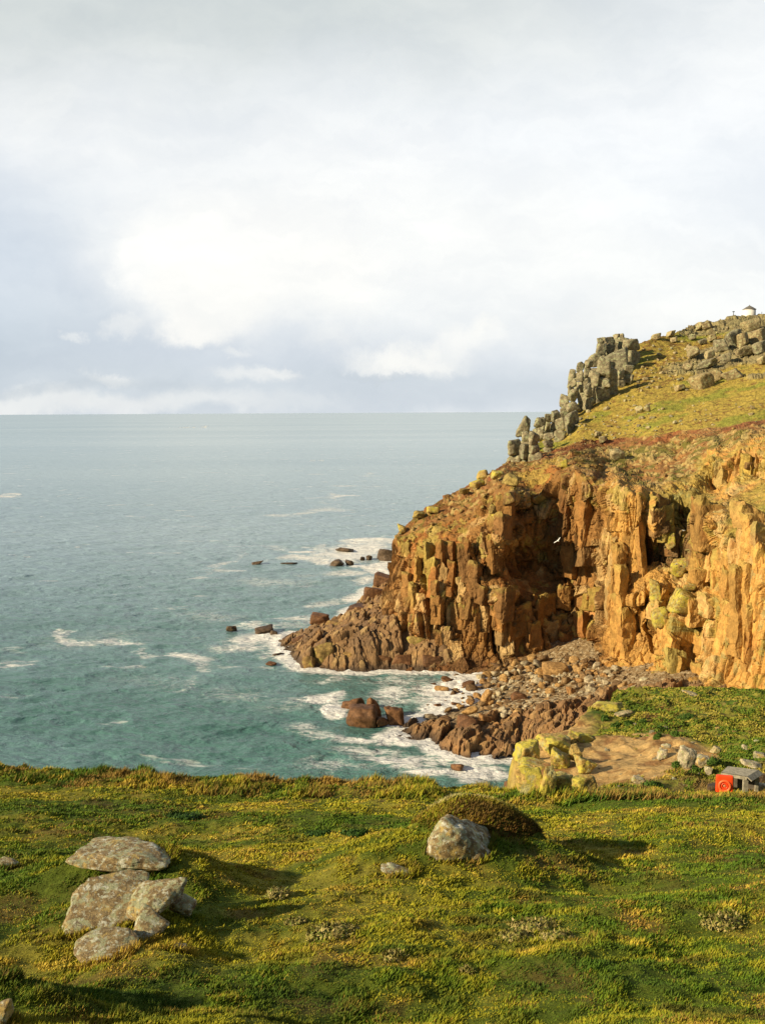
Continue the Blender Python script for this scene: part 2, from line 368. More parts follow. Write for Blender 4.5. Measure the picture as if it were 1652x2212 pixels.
CT = [(832, 1175), (880, 1142), (960, 1125), (1030, 1105), (1070, 1062), (1110, 1032), (1200, 992), (1300, 1008), (1360, 1045), (1420, 1058), (1490, 1035), (1530, 965), (1600, 945), (1652, 930), (1900, 900)]
RL = [(832, 1100), (1030, 1030), (1095, 1000), (1150, 980), (1250, 958), (1340, 945), (1420, 941), (1520, 925), (1652, 905), (1900, 880)]
Xc = np.concatenate([np.arange(832, 1690, 1.25), np.linspace(1692, 1900, 30)])
NR = 620
Yt = np.interp(Xc, *zip(*TOP)); Yf = np.interp(Xc, *zip(*FOOT))
v = np.linspace(0, 1, NR)[:, None]
XX = np.broadcast_to(Xc, (NR, len(Xc))).copy(); YY = Yf+(Yt-Yf)*v
# wander the lines a little so nothing runs straight up the picture
XX = XX + 3.0*vnoise(p2(XX/60, YY/60)+3)*np.clip(v*6, 0, 1)*np.clip((1-v)*6, 0, 1)
DD = dep(np.stack([XX/100, YY/100], -1))
P = pt(XX, YY, DD)
# behind the skyline the ground falls away to the sea on the far side
back = []
k_end = P[-1]
for d_, f_ in ((3, .05), (8, .2), (16, .45), (30, .8), (50, 1.1), (80, 1.4)):
    q = k_end.copy(); q[:, 1] += d_; q[:, 0] += d_*.25; q[:, 2] = np.maximum(q[:, 2]-d_*f_*.6, np.minimum(-3, q[:, 2])*1.0) ; back.append(q)
P = np.concatenate([P, np.array(back)], 0)
pad = [np.concatenate([a, np.repeat(a[-1:], 6, 0)], 0) for a in (XX, YY)]
XX, YY = pad
# the seaward side, turning away behind the left edge
side = []
for d_ in (28, 16, 8, 3.5, 1.4):
    q = P[:, :1].copy(); q[..., 0] += d_*.10-.0; q[..., 1] += d_; side.append(q)
P = np.concatenate(side+[P], 1)
XX = np.concatenate([np.repeat(XX[:, :1], 5, 1), XX], 1); YY = np.concatenate([np.repeat(YY[:, :1], 5, 1), YY], 1)
nR, nC = XX.shape
nrm = gnormals(P)
if (nrm[nR//2, nC//2, 1] > 0): nrm = -nrm
def boxblur(a, k):
    for ax in (0, 1):
        n_ = a.shape[ax]; pd = [(0, 0)]*a.ndim; pd[ax] = (k+1, k); c0 = np.cumsum(np.pad(a, pd, mode='edge'), axis=ax)
        a = (np.take(c0, np.arange(2*k+1, n_+2*k+1), axis=ax)-np.take(c0, np.arange(0, n_), axis=ax))/(2*k+1)
    return a
nb_ = boxblur(boxblur(nrm, 14), 14); nb_ /= np.linalg.norm(nb_, axis=-1, keepdims=True)+1e-9
steep = sstep(1-np.abs(nb_[..., 2]), .22, .55)
ctop = tab(XX, *CT); redl = tab(XX, *RL)
ny = fbm(np.stack([P[..., 0]*.12, P[..., 1]*.12, P[..., 2]*.12], -1), 4, 11)
below = sstep(YY+ny*30, ctop-8, ctop+14)                           # 1 on the rock faces
g3 = .8*sstep(XX+ny*20, 1545, 1590)*sstep(YY+ny*18, tab(XX, (1500, 1112), (1540, 1085), (1600, 1062), (1652, 1042), (1900, 1000)), tab(XX, (1500, 1122), (1540, 1095), (1600, 1072), (1652, 1052), (1900, 1010)))*(1-sstep(YY+ny*25, tab(XX, (1500, 1112), (1530, 1135), (1600, 1165), (1652, 1200), (1900, 1240)), tab(XX, (1500, 1120), (1530, 1145), (1600, 1180), (1652, 1215), (1900, 1255))))
below = below*(1-g3)
above = 1-sstep(YY+ny*8, redl-3, redl+3)                            # 1 on the grass hillside
rub = np.clip(1-below-above, 0, 1)
Pf = P.reshape(-1, 3)
# jointed granite: three sizes of block, tall and leaning slightly
rz = math.radians(24); Rj = np.array([[math.cos(rz), math.sin(rz), .10], [-math.sin(rz), math.cos(rz), .05], [-.10, .02, 1]])
warp = np.stack([fbm(Pf*.05+i*9, 2, 31+i) for i in range(3)], -1)*np.array([1.6, 1.6, 3])
Q = (Pf+warp) @ Rj.T
sel = np.where((below.ravel() > .01) | (rub.ravel() > .05))[0]
idA = np.zeros(len(Pf)); idB = idA.copy(); idC = idA.copy(); ofs = np.zeros(len(Pf)); crack = idA.copy()
Qs = Q[sel]
amp_sel = below.ravel()[sel]
for (sz, A1, B1, tilt, cr, zl, zr, arr, sd) in ((7.0, 1.5, .55, .30, .8, 8, 12, idA, 5), (3.0, .62, .48, .34, .55, 2.6, 6, idB, 15), (1.3, .13, .20, .28, .20, 1.1, 2.6, idC, 25)):
    pq = np.stack([Qs[:, 0]/sz, Qs[:, 1]/sz, np.zeros(len(Qs))+.5], -1)
    i_, f1, f2, vv = voro(pq, sd)
    hz_ = zl+zr*hh(i_, 4); zz = Qs[:, 2]/hz_+hh(i_, 5)*9+vv[:, 0]*(hh(i_, 6)-.5)*sz/hz_*1.2
    kz = np.floor(zz); fz = zz-kz; bid = h3(kz, (i_*65536), kz*0, sd+2)
    tl = (vv[:, 0]*(bid-.5)+vv[:, 1]*(hh(bid, 2)-.5))*2*tilt*sz+(fz-.5)*(hh(bid, 3)-.6)*.5*min(hz_.mean(), 4)*.35
    e = (f2-f1)*sz*1.0; ez = np.minimum(fz, 1-fz)*hz_
    ofs[sel] += (i_-.5)*2*A1+(bid-.5)*2*B1+tl-cr*(1-sstep(e, 0, .24))-cr*.3*(1-sstep(ez, 0, .16))
    arr[sel] = bid
fl = fbm(Pf[sel]*np.array([.4, .4, .10]), 3, 77)
ofs[sel] += fl*.35
vc = np.abs(vnoise((Pf[sel]+warp[sel]*.4)*np.array([.75, .75, .07]), 81)); vc2 = np.abs(vnoise((Pf[sel]+warp[sel]*.4)*np.array([1.7, 1.7, .16]), 82))
ofs[sel] -= (1-sstep(vc, .0, .07))*.45+(1-sstep(vc2, 0, .10))*.18
smoothslab = np.clip(sstep(XX, 1505, 1545)*sstep(YY, 1180, 1230)+sstep(XX, 1305, 1320)*(1-sstep(XX, 1385, 1400))*sstep(YY, 1060, 1090)*.75+(1-sstep(XX, 868, 905))*.5, 0, 1).ravel()
amp = (below.ravel()*(1-.45*smoothslab)+rub.ravel()*.10)*(.12+.85*steep.ravel())
ofs *= amp
# hillside: low tussocks, terracettes, outcrops in the upper part
n2_ = fbm(Pf*np.array([.35, .35, .35]), 4, 91); outc = sstep(fbm(Pf*.045, 3, 93)+.55*sstep(XX, 1400, 1560).ravel()*(1-sstep(YY, 800, 850).ravel())+.18*(1-sstep(YY.ravel()-redl.ravel(), -150, -60)), .40, .60)*above.ravel()
ofs += above.ravel()*(n2_*.55+fbm(Pf*1.3, 3, 92)*.22)
ia, fa1, fa2, va = voro(Pf/np.array([3.4, 3.4, 2.6]), 55)
ib, fb1, fb2, vb = voro(Pf/np.array([1.5, 1.5, 1.1]), 57)
ofs += outc*.7*(((ia-.3)*1.5-.6*(1-sstep(fa2-fa1, 0, .14)))+((ib-.5)*.6-.3*(1-sstep(fb2-fb1, 0, .12))))
rr_ = np.clip(rub.ravel()*(1-below.ravel())+below.ravel()*(1-steep.ravel()), 0, 1)
ic, fc1, fc2, vc_ = voro(Pf/np.array([.8, .8, .7]), 59)
ofs += rr_*((np.clip(ia-.62, 0, 1)*2.2*sstep(fa2-fa1, 0, .3))+(np.clip(ib-.5, 0, 1)*1.1*sstep(fb2-fb1, 0, .4))+(np.clip(ic-.4, 0, 1)*.30*sstep(fc2-fc1, 0, .4))+n2_*.35)
edge = np.minimum(np.arange(nC)[None, :]/14.0, 1)*np.ones((nR, 1))
ofs *= (.35+.65*edge.ravel())
# dark joints and gullies seen in the cliff (real clefts cut into it)
def cleft(pts, wd, dpt):
    best = np.full(XX.shape, 1e9)
    for (x0, y0), (x1, y1) in zip(pts[:-1], pts[1:]):
        t = np.clip(((XX-x0)*(x1-x0)+(YY-y0)*(y1-y0))/((x1-x0)**2+(y1-y0)**2), 0, 1)
        best = np.minimum(best, np.hypot(XX-x0-t*(x1-x0), YY-y0-t*(y1-y0)))
    return (1-sstep(best+ny*3, wd*.4, wd))*dpt
cl = 0
for pts, wd, dpt in (([(1242, 985), (1255, 1100), (1265, 1250), (1285, 1380)], 7, 3.0), ([(1000, 1150), (1030, 1250), (1050, 1320), (1068, 1400)], 8, 2.4), 
                     ([(1296, 1180), (1290, 1300), (1286, 1425)], 6, 2.6),
                     ([(968, 1180), (985, 1280), (1000, 1350)], 6, 1.8), ([(905, 1170), (930, 1290), (935, 1400)], 7, 1.8), ([(880, 1330), (890, 1440)], 6, 2.0), ([(915, 1330), (925, 1450)], 7, 2.2),
                     ([(1060, 1330), (1110, 1360)], 7, 1.5), ([(1160, 1330), (1165, 1400)], 9, 2.5), ([(1390, 1110), (1402, 1190), (1398, 1290), (1400, 1400)], 8, 3.2),
                     ([(1325, 1110), (1318, 1200), (1306, 1330)], 4, 1.6), ([(1500, 1240), (1485, 1270), (1520, 1290)], 8, 2.0), ([(1525, 1290), (1520, 1420)], 5, 1.4), ([(1450, 1275), (1448, 1300)], 9, 2), ([(1425, 1300), (1430, 1380)], 5, 1.5),
                     ([(1470, 1400), (1475, 1480)], 5, 1.5), ([(1585, 1120), (1600, 1260)], 4, 1.0), ([(1200, 1280), (1210, 1400)], 5, 1.8)):
    cl = cl + cleft(pts, wd, dpt)
ofs -= (cl*below*steep).ravel()
ofs = np.clip(ofs, -7, 4)
nu = (nrm+(nb_-nrm)*np.clip(below, 0, 1)[..., None]).reshape(-1, 3); nu /= np.linalg.norm(nu, axis=1, keepdims=True)+1e-9
Pd = (Pf+nu*ofs[:, None]).reshape(nR, nC, 3)
Pd[0, :, 2] = np.minimum(Pd[0, :, 2], -1)
# colours of the rock itself
nn1 = fbm(Pf*np.array([.10, .10, .05]), 4, 101).reshape(nR, nC); nn2 = fbm(Pf*np.array([.8, .8, .16]), 4, 102).reshape(nR, nC); nn3 = fbm(Pf*.5, 4, 103).reshape(nR, nC)
idA, idB, idC = [a.reshape(nR, nC) for a in (idA, idB, idC)]
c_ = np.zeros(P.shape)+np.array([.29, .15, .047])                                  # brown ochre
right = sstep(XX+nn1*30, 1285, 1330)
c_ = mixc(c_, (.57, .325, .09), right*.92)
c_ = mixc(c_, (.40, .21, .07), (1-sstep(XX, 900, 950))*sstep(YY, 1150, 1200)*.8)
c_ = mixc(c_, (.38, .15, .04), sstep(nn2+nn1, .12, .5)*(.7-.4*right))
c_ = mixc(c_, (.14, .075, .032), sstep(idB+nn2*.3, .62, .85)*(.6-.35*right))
c_ = mixc(c_, (.66, .48, .22), sstep(hh(idB, 5)+nn3*.4, .65, .95)*.5)
c_ = mixc(c_, (.36, .145, .04), sstep(nn1, .0, .35)*sstep(XX, 1110, 1140)*(1-sstep(XX, 1285, 1310))*.8)
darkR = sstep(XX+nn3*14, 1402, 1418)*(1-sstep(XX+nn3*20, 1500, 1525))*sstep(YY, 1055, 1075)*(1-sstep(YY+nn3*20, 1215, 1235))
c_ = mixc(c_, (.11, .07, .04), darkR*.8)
lich = sstep(nn3*.8+nn1*.5+hh(idB, 7)*.45+.30*(1-sstep(YY-ctop, 20, 190))+.35*sstep(XX, 1400, 1430)*(1-sstep(XX, 1530, 1560))-.1, .42, .62)
c_ = mixc(c_, (.36, .29, .07), lich*.68*below*(1-.85*(1-sstep(XX, 885, 915))*sstep(YY, 1170, 1215)))
lich2 = sstep(fbm(Pf*.9+5, 4, 105).reshape(nR, nC)+hh(idC, 2)*.4, .38, .55)*sstep(XX, 1400, 1440)
c_ = mixc(c_, (.30, .31, .13), lich2*.45)
wet = 1-sstep(Pd[..., 2]+nn3*1.5, 1.0, 4.0)
c_ = mixc(c_, (.085, .045, .022), wet*.75*(1-right))
# slopes of soil, scrub and scree above the faces
soil = np.zeros(P.shape)+np.array([.30, .155, .055])
soil = mixc(soil, (.17, .15, .035), sstep(nn3+nn1*.7, -.1, .25))
soil = mixc(soil, (.42, .32, .13), sstep(ib.reshape(nR, nC), .62, .7)*.8)
soil = mixc(soil, (.25, .095, .04), sstep(redl+15+nn1*22-YY, -4, 8)*sstep(nn3, -.45, .1)*.95)
soil = mixc(soil, (.25, .085, .035), (1-sstep(XX, 1060, 1100))*sstep(nn3, -.2, .3)*.7)
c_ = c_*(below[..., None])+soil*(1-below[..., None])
grass_ = np.zeros(P.shape)+np.array([.44, .335, .075])
gn = fbm(Pf*np.array([.09, .09, .2]), 4, 111).reshape(nR, nC); gf = fbm(Pf*.9, 3, 112).reshape(nR, nC)
grass_ = mixc(grass_, (.30, .30, .055), sstep(gn, .0, .3))
grass_ = mixc(grass_, (.22, .125, .045), sstep(gf-gn*.4+.2*(1-sstep(YY-redl, -190, -60)), .22, .5)*.9)
grass_ = mixc(grass_, (.12, .10, .03), sstep(-gf, .3, .5)*.6)
outm = outc.reshape(nR, nC)
gr = mixc(np.zeros(P.shape)+np.array([.31, .27, .15]), (.17, .14, .09), sstep(nn3, .1, .4))
grass_ = grass_*(1-outm[..., None]*.85)+gr*outm[..., None]*.85
ab = np.clip(above+g3*.75, 0, 1)[..., None]
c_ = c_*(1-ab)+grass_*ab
Fq = gridfaces(nR, nC)
fi = np.arange(len(Fq)); rowi = fi//(nC-1); coli = fi % (nC-1)
hillf = (above[:-1, :-1] > .5).ravel()
Vd = Pd.reshape(-1, 3)
# tall flat-faced slabs and square blocks of the jointed granite, standing out of the faces
def slab_block(w_, d_, h_, r):
    def face(nu, nv):
        u, v_ = np.meshgrid(np.linspace(-1, 1, nu), np.linspace(-1, 1, nv)); return u, v_
    Vs, Fs, off = [], [], 0; nx, nz = max(4, int(w_/.35)), max(5, int(h_/.35)); nd = max(3, int(d_/.45))
    for ax, sg, (a, b) in ((1, -1, (nx, nz)), (1, 1, (nx, nz)), (0, -1, (nd, nz)), (0, 1, (nd, nz)), (2, 1, (nx, nd))):
        u, v_ = face(a, b); k = np.full_like(u, sg)
        V = np.stack({0: (k, u, v_), 1: (u, k, v_), 2: (u, v_, k)}[ax], -1)
        Vs.append(V.reshape(-1, 3)); Fs.append(gridfaces(b, a)+off); off += u.size
    V = np.vstack(Vs); F_ = np.vstack(Fs)
    m_ = np.sort(np.abs(V), 1); rnd = 1-.05*np.clip((m_[:, 1]-.85)/.15, 0, 1)**2; V = V*rnd[:, None]       # worn edges
    V = V*np.array([w_, d_, h_])/2
    sh = r.uniform(-.25, .25, 6)                                                                            # no two faces parallel
    V[:, 1] += sh[0]*V[:, 0]+sh[1]*.25*V[:, 2]; V[:, 0] += sh[2]*.35*V[:, 2]; V[:, 2] += sh[3]*V[:, 0]*1.2-.35*V[:, 1]*(V[:, 2] > 0)
    V[:, :2] *= (1-.10*r.uniform(0, 1)*(V[:, 2:3]/h_+.5))
    cut = r.uniform(-.5, .5, 3)*h_
    for c0 in cut: V[:, :2] += (V[:, 2:3] > c0)*r.uniform(-.16, .16, 2)
    q0 = r.uniform(0, 90); V += (fbm(V*np.array([.5, .5, .3])+q0, 4, 5)[:, None])*.42*np.array([1, 1, .4])+fbm(V*1.6+q0, 3, 6)[:, None]*.16
    V[:, 2] += (V[:, 2] > h_*.3)*(fbm(V*np.array([.9, .9, 0])+q0, 3, 8)*.9)                                  # ragged tops
    return rot_np(V, (r.normal(0, .045), r.normal(0, .06), 0)), F_
rs = np.random.RandomState(64); SV, SF, SC, so = [], [], [], 0; cf = c_.reshape(-1, 3)
flatN = nb_.reshape(-1, 3); PXs, PYs, _ = (XX.ravel(), YY.ravel(), 0)
SL = []
def zone(n_, X0, X1, Y0, Y1, w_, h_, out): 
    for _ in range(n_): SL.append((rs.uniform(X0, X1), rs.uniform(Y0, Y1), rs.uniform(*w_), rs.uniform(*h_), rs.uniform(*out)))
zone(34, 870, 1060, 1180, 1430, (1.2, 2.8), (3, 9), (.1, .6)); zone(16, 870, 1060, 1130, 1300, (1.4, 2.6), (5, 12), (.1, .5))
zone(8, 1068, 1106, 1080, 1400, (2.2, 3.4), (4, 8), (.3, .9)); zone(26, 1110, 1285, 1285, 1425, (2.4, 5.0), (2.5, 6.5), (.2, 1.0)); zone(12, 1125, 1285, 1070, 1270, (2.6, 4.6), (8, 15), (.0, .4))
zone(16, 1308, 1395, 1080, 1440, (1.4, 3.0), (8, 18), (.2, .8)); zone(12, 1410, 1525, 1060, 1220, (2, 4), (4, 9), (.0, .5)); zone(20, 1405, 1530, 1230, 1480, (1.6, 3.6), (2.5, 7), (.2, 1.0))
zone(16, 1535, 1650, 1200, 1480, (2.0, 4.2), (9, 18), (-.1, .35)); zone(16, 1535, 1650, 965, 1050, (1.2, 2.6), (3, 7), (.1, .6)); zone(8, 1520, 1560, 1140, 1300, (1.4, 2.6), (6, 12), (.1, .6))
px_, py_, pd_ = project_early(Vd) if False else ((lambda q: (CX+F*q[..., 0]/-q[..., 2], CY-F*q[..., 1]/-q[..., 2], -q[..., 2]))((Vd-np.array([0, 0, EYE])) @ RM))
for (X, Y, w_, h_, out) in SL:
    m_ = np.where((np.abs(px_-X) < 3) & (np.abs(py_-Y) < 3))[0]
    if len(m_) == 0: continue
    k = m_[np.argmin(pd_[m_])]; n_ = flatN[k]
    if steep.ravel()[k] < .5 or below.ravel()[k] < .6: continue
    yaw = math.atan2(n_[0], -n_[1])+rs.normal(0, .16); d_ = w_*rs.uniform(.8, 1.2)
    V, F_ = slab_block(w_, d_, h_, rs); ca, sa = math.cos(yaw), math.sin(yaw)
    V = np.stack([V[:, 0]*ca-V[:, 1]*sa, V[:, 0]*sa+V[:, 1]*ca, V[:, 2]], -1)
    nh = np.array([math.sin(yaw), -math.cos(yaw), 0]); c0 = Vd[k]-nh*(d_/2-out*.55+.15)
    tq = np.where((np.abs(px_-X) < 4) & (np.abs(py_-float(tab(X, *CT))-22) < 4))[0]
    if len(tq): c0[2] = min(c0[2], Vd[tq[np.argmin(pd_[tq])], 2]-h_*.5+rs.uniform(-1.5, .2))
    tone = cf[k]*rs.uniform(.8, 1.18); V = V+c0
    nn_ = fbm(V*.6, 3, 61); cc_ = tone[None]*(1+.25*nn_[:, None]); cc_ = mixc(cc_, (.34, .145, .04), sstep(fbm(V*np.array([.8, .8, .2]), 3, 62), .2, .5)*.5)
    tp = sstep((V[:, 2]-c0[2])/h_, .38, .5)*sstep(nn_, -.3, .1); cc_ = mixc(cc_, (.36, .29, .08), tp*.6)
    SV.append(V); SF.append(F_+so); SC.append(cc_); so += len(V)
SV, SF, SC = np.vstack(SV), np.vstack(SF), np.vstack(SC); print('slabs', len(SV))
def subset(name, mask, mat, label_kind):
    if name == 'cliff':
        f = Fq[mask]; u, inv = np.unique(f, return_inverse=True); inv = inv.reshape(f.shape)
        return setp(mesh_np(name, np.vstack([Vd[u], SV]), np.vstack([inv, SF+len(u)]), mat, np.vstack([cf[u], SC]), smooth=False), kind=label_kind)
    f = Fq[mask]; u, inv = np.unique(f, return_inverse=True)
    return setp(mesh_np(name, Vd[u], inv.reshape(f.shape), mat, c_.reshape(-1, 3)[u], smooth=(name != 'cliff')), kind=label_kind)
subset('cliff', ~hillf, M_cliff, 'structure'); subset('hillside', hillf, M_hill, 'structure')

def project(V):
    q = (np.asarray(V)-np.array([0, 0, EYE])) @ RM
    return CX+F*q[..., 0]/-q[..., 2], CY-F*q[..., 1]/-q[..., 2], -q[..., 2]
HX, HY, HD = project(Vd)
def on_head(X, Y, r=5):
    m = np.where((np.abs(HX-X) < r) & (np.abs(HY-Y) < r))[0]
    if len(m) == 0: return pt(X, Y, 250.)
    return Vd[m[np.argmin(HD[m])]]
print('headland', len(Vd))

# ================================================================== rocky apron and shore ledge (blocky bedrock)
def nearest_fill(pts):
    a = np.array([p[:2] for p in pts]); z = np.array([p[2] for p in pts])
    return rbf(a/10, z, 5e-3)
def blocky(x, y, base, amp, seed, rz=.4, dip=.25, sizes=(4.6, 2.3, 1.1)):
    """stepped, tilted blocks on a base height"""
    z = base.copy(); x_, y_ = x+fbm(p2(x*.3, y*.3), 3, seed)*.8, y+fbm(p2(x*.3, y*.3, 5), 3, seed)*.8
    X_ = (x_*math.cos(rz)+y_*math.sin(rz)).ravel(); Y_ = (-x_*math.sin(rz)+y_*math.cos(rz)).ravel()
    ids = []
    for k, s in enumerate(sizes):
        i_, f1, f2, vv = voro(np.stack([X_/s, Y_/(s*1.35), np.zeros_like(X_)+.5], -1), seed+k*7)
        a = amp.ravel()*(s/sizes[0])**.75
        q = (i_-.5)*1.25+vv[:, 0]*(.55+(hh(i_, 1)-.5)*1.0)+vv[:, 1]*(hh(i_, 2)-.5)*1.0-.3*(1-sstep(f2-f1, 0, .10))
        z += (q*a).reshape(z.shape); ids.append(i_.reshape(z.shape))
    z += fbm(p2(x*1.2, y*1.2), 3, seed+50)*.10
    return z, ids
def rockcolour(P, ids, z, tone, seed):
    n = fbm(P*.25, 4, seed); n2 = fbm(P*1.1, 4, seed+3)
    c = np.zeros(P.shape)+np.array(tone[0])
    c = mixc(c, tone[1], sstep(ids[1]+n*.4, .45, .75)*.8)
    c = mixc(c, tone[2], sstep(hh(ids[2], 1)+n2*.3, .7, .95)*.8)
    c = mixc(c, tone[3], sstep(n+n2*.6, .25, .6)*.7)
    c = mixc(c, (.05, .033, .022), (1-sstep(z+n*1.0, .3, 1.5))*.85)
    return c
# apron
x0, x1, y0, y1, st = -29, 22, 176, 246, .16
gx, gy = np.meshgrid(np.arange(x0, x1, st), np.arange(y0, y1, st*1.15))
apr = nearest_fill([(-24, 211, -.2), (-21.5, 210, .9), (-19, 205, 1.8), (-20, 214, .2), (-12, 200, 3.6), (-15, 191, 3.2), (-14.5, 186, 2.6), (-10, 185.5, 3.6), (-5, 185.5, 3.8), (0, 186, 3.9), (8, 185, 4.2), (12, 184.5, 3.5), (2, 196, 8.5), (8, 192, 8),
                    (-3, 198, 6.5), (-5, 207, 6.8), (-4, 215, 6.4), (0, 222, 7.6), (2, 238, 8.6), (-2, 240, 6.5), (-9, 214, 4.2), (-9, 222, 2.2), (-14, 212, 2.4), (-6, 232, 2.5), (-15, 219, -1),
                    (-28, 212, -3), (-22, 222, -3), (-12, 230, -3), (-9, 245, -3), (-4, 246, -1), (-21, 196, -.3), (-19, 188, -2.5), (-25, 204, -2), (-17, 182.6, -3), (-10, 181.6, -3), (0, 181.8, -3), (10, 181, -3), (20, 180, -3), (-25, 180, -4), (10, 177, -4), (-28, 195, -4), (-28, 230, -5), (-18, 245, -5),
                    (20, 190, 8), (20, 215, 10), (14, 240, 8)])
bz = apr(np.stack([gx, gy], -1)/10)
am = np.clip(1.25*sstep(bz, -1, 2.5), .25, 1.3)
gz, ids = blocky(gx, gy, bz, am, 201, .35)
Pg = np.stack([gx, gy, gz], -1)
cc = rockcolour(Pg, ids, gz, ((.23, .135, .06), (.155, .095, .05), (.36, .24, .10), (.28, .15, .055)), 210)
setp(mesh_np('rocky_apron', Pg, gridfaces(*gx.shape), M_reef, cc, smooth=False), kind='structure')
# beach and ledge of the cove
x0, x1, y0, y1, st = -2, 66, 134, 204, .16
hx, hy = np.meshgrid(np.arange(x0, x1, st), np.arange(y0, y1, st*1.1))
pts = []
for X, Y, z in ((880, 1500, -.8), (900, 1545, -1.0), (960, 1520, -.4), (1000, 1480, -.3), (1050, 1458, .1), (1000, 1520, -.1), (960, 1490, -.5), (1100, 1450, 1.2), (1200, 1430, 2.6), (1290, 1436, 3.6), (1250, 1480, 3.0), (1150, 1490, 1.4), (1330, 1490, 4.4), (1060, 1505, .6), (1020, 1545, .7),
                (855, 1580, .9), (900, 1566, 1.6), (950, 1590, 1.7), (1000, 1612, 1.6), (1060, 1560, 2.6), (1120, 1545, 3.6), (1200, 1535, 4.6), (1280, 1512, 5.6), (1100, 1612, 1.8), (1190, 1590, 2.6), (1300, 1560, 5), (1400, 1500, 6.5),
                (840, 1602, -1.5), (930, 1640, -2.2), (985, 1652, -.9), (1050, 1660, -1.2), (1150, 1668, -1.8), (1250, 1700, -2), (810, 1570, -3), (830, 1520, -3), (800, 1480, -4), (900, 1462, -2), (1500, 1540, 7), (1650, 1560, 8), (1250, 1430, 4), (1400, 1470, 7)):
    q = pz(X, Y, z); pts.append((q[0], q[1], z))
pts += [(50, 200, 9), (30, 200, 6), (10, 200, 2), (0, 200, -3), (64, 150, 8), (20, 136, -3), (2, 138, -5), (40, 136, -2)]
bsh = nearest_fill(pts); bz = bsh(np.stack([hx, hy], -1)/10)
Hx, Hy, _ = project(np.stack([hx, hy, bz], -1))
ledge = sstep(Hy+fbm(p2(hx*.2, hy*.2), 3, 5)*14, tab(Hx, (800, 1545), (1000, 1548), (1100, 1530), (1200, 1512), (1300, 1492), (1400, 1470)), tab(Hx, (800, 1560), (1000, 1562), (1100, 1545), (1200, 1528), (1300, 1506), (1400, 1485)))
gz, ids = blocky(hx, hy, bz, .22+ledge*.85, 231, -.45, sizes=(3.6, 1.9, 1.0))
Pg = np.stack([hx, hy, gz], -1)
cc = rockcolour(Pg, ids, gz, ((.25, .14, .06), (.16, .095, .045), (.36, .22, .09), (.30, .15, .05)), 240)
peb = mixc(np.zeros(Pg.shape)+np.array([.25, .17, .085]), (.44, .36, .23), sstep(fbm(Pg*2.5, 3, 6), .05, .3))
cc = cc*ledge[..., None]+peb*(1-ledge[..., None]); cc = mixc(cc, (.06, .04, .028), 1-sstep(gz, .1, .6))
setp(mesh_np('shore_ledge', Pg, gridfaces(*hx.shape), M_reef, cc, smooth=False), kind='structure')
def shore_z(x, y):
    j = int(round((x-x0)/st)); i = int(round((y-y0)/(st*1.1)))
    return gz[min(max(i, 0), gz.shape[0]-1), min(max(j, 0), gz.shape[1]-1)]

# ================================================================== the sea
az = np.concatenate([np.linspace(-180, -40, 30)[:-1], np.arange(-40, 32, .085), np.linspace(32, 180, 30)[1:]])
rr = np.concatenate([[5, 40, 80], 105*np.exp(np.arange(0, 560)*.0034), 105*math.exp(560*.0034)*np.exp(np.linspace(.006, 1, 60)**2*4.75)])
A_, R_ = np.meshgrid(np.radians(az), rr)
sx, sy = R_*np.sin(A_), R_*np.cos(A_)
amp = np.clip(1-(R_-300)/500, 0, 1)*np.clip((R_-90)/20, 0, 1)
th = math.radians(25); ux, uy = sx*math.cos(th)+sy*math.sin(th), -sx*math.sin(th)+sy*math.cos(th)
n = fbm(p2(ux*.055, uy*.12), 4, 301); n2s = 1-np.abs(fbm(p2(ux*.16, uy*.30, 4), 4, 305, .6))*2.2
sz = amp*(n*.55+n2s*.26-.1)
foam = np.zeros(sx.shape)
wx_ = sx+fbm(p2(sx*.07, sy*.045), 4, 321)*R_*.035+fbm(p2(sx*.35, sy*.2), 3, 322)*R_*.008; wy_ = sy+fbm(p2(sx*.06, sy*.04, 7), 4, 323)*R_*.05
def addfoam(X, Y, rx, ry, s, soft=1.0):
    global foam
    c0 = pz(X, Y); k = c0[1]/F; kx = rx*k; ky = ry*c0[1]**2/(EYE*F)
    d = np.hypot((wx_-c0[0])/kx, (wy_-c0[1])/ky); foam = np.maximum(foam, s*(1-sstep(d, .1, 1.6*soft)))
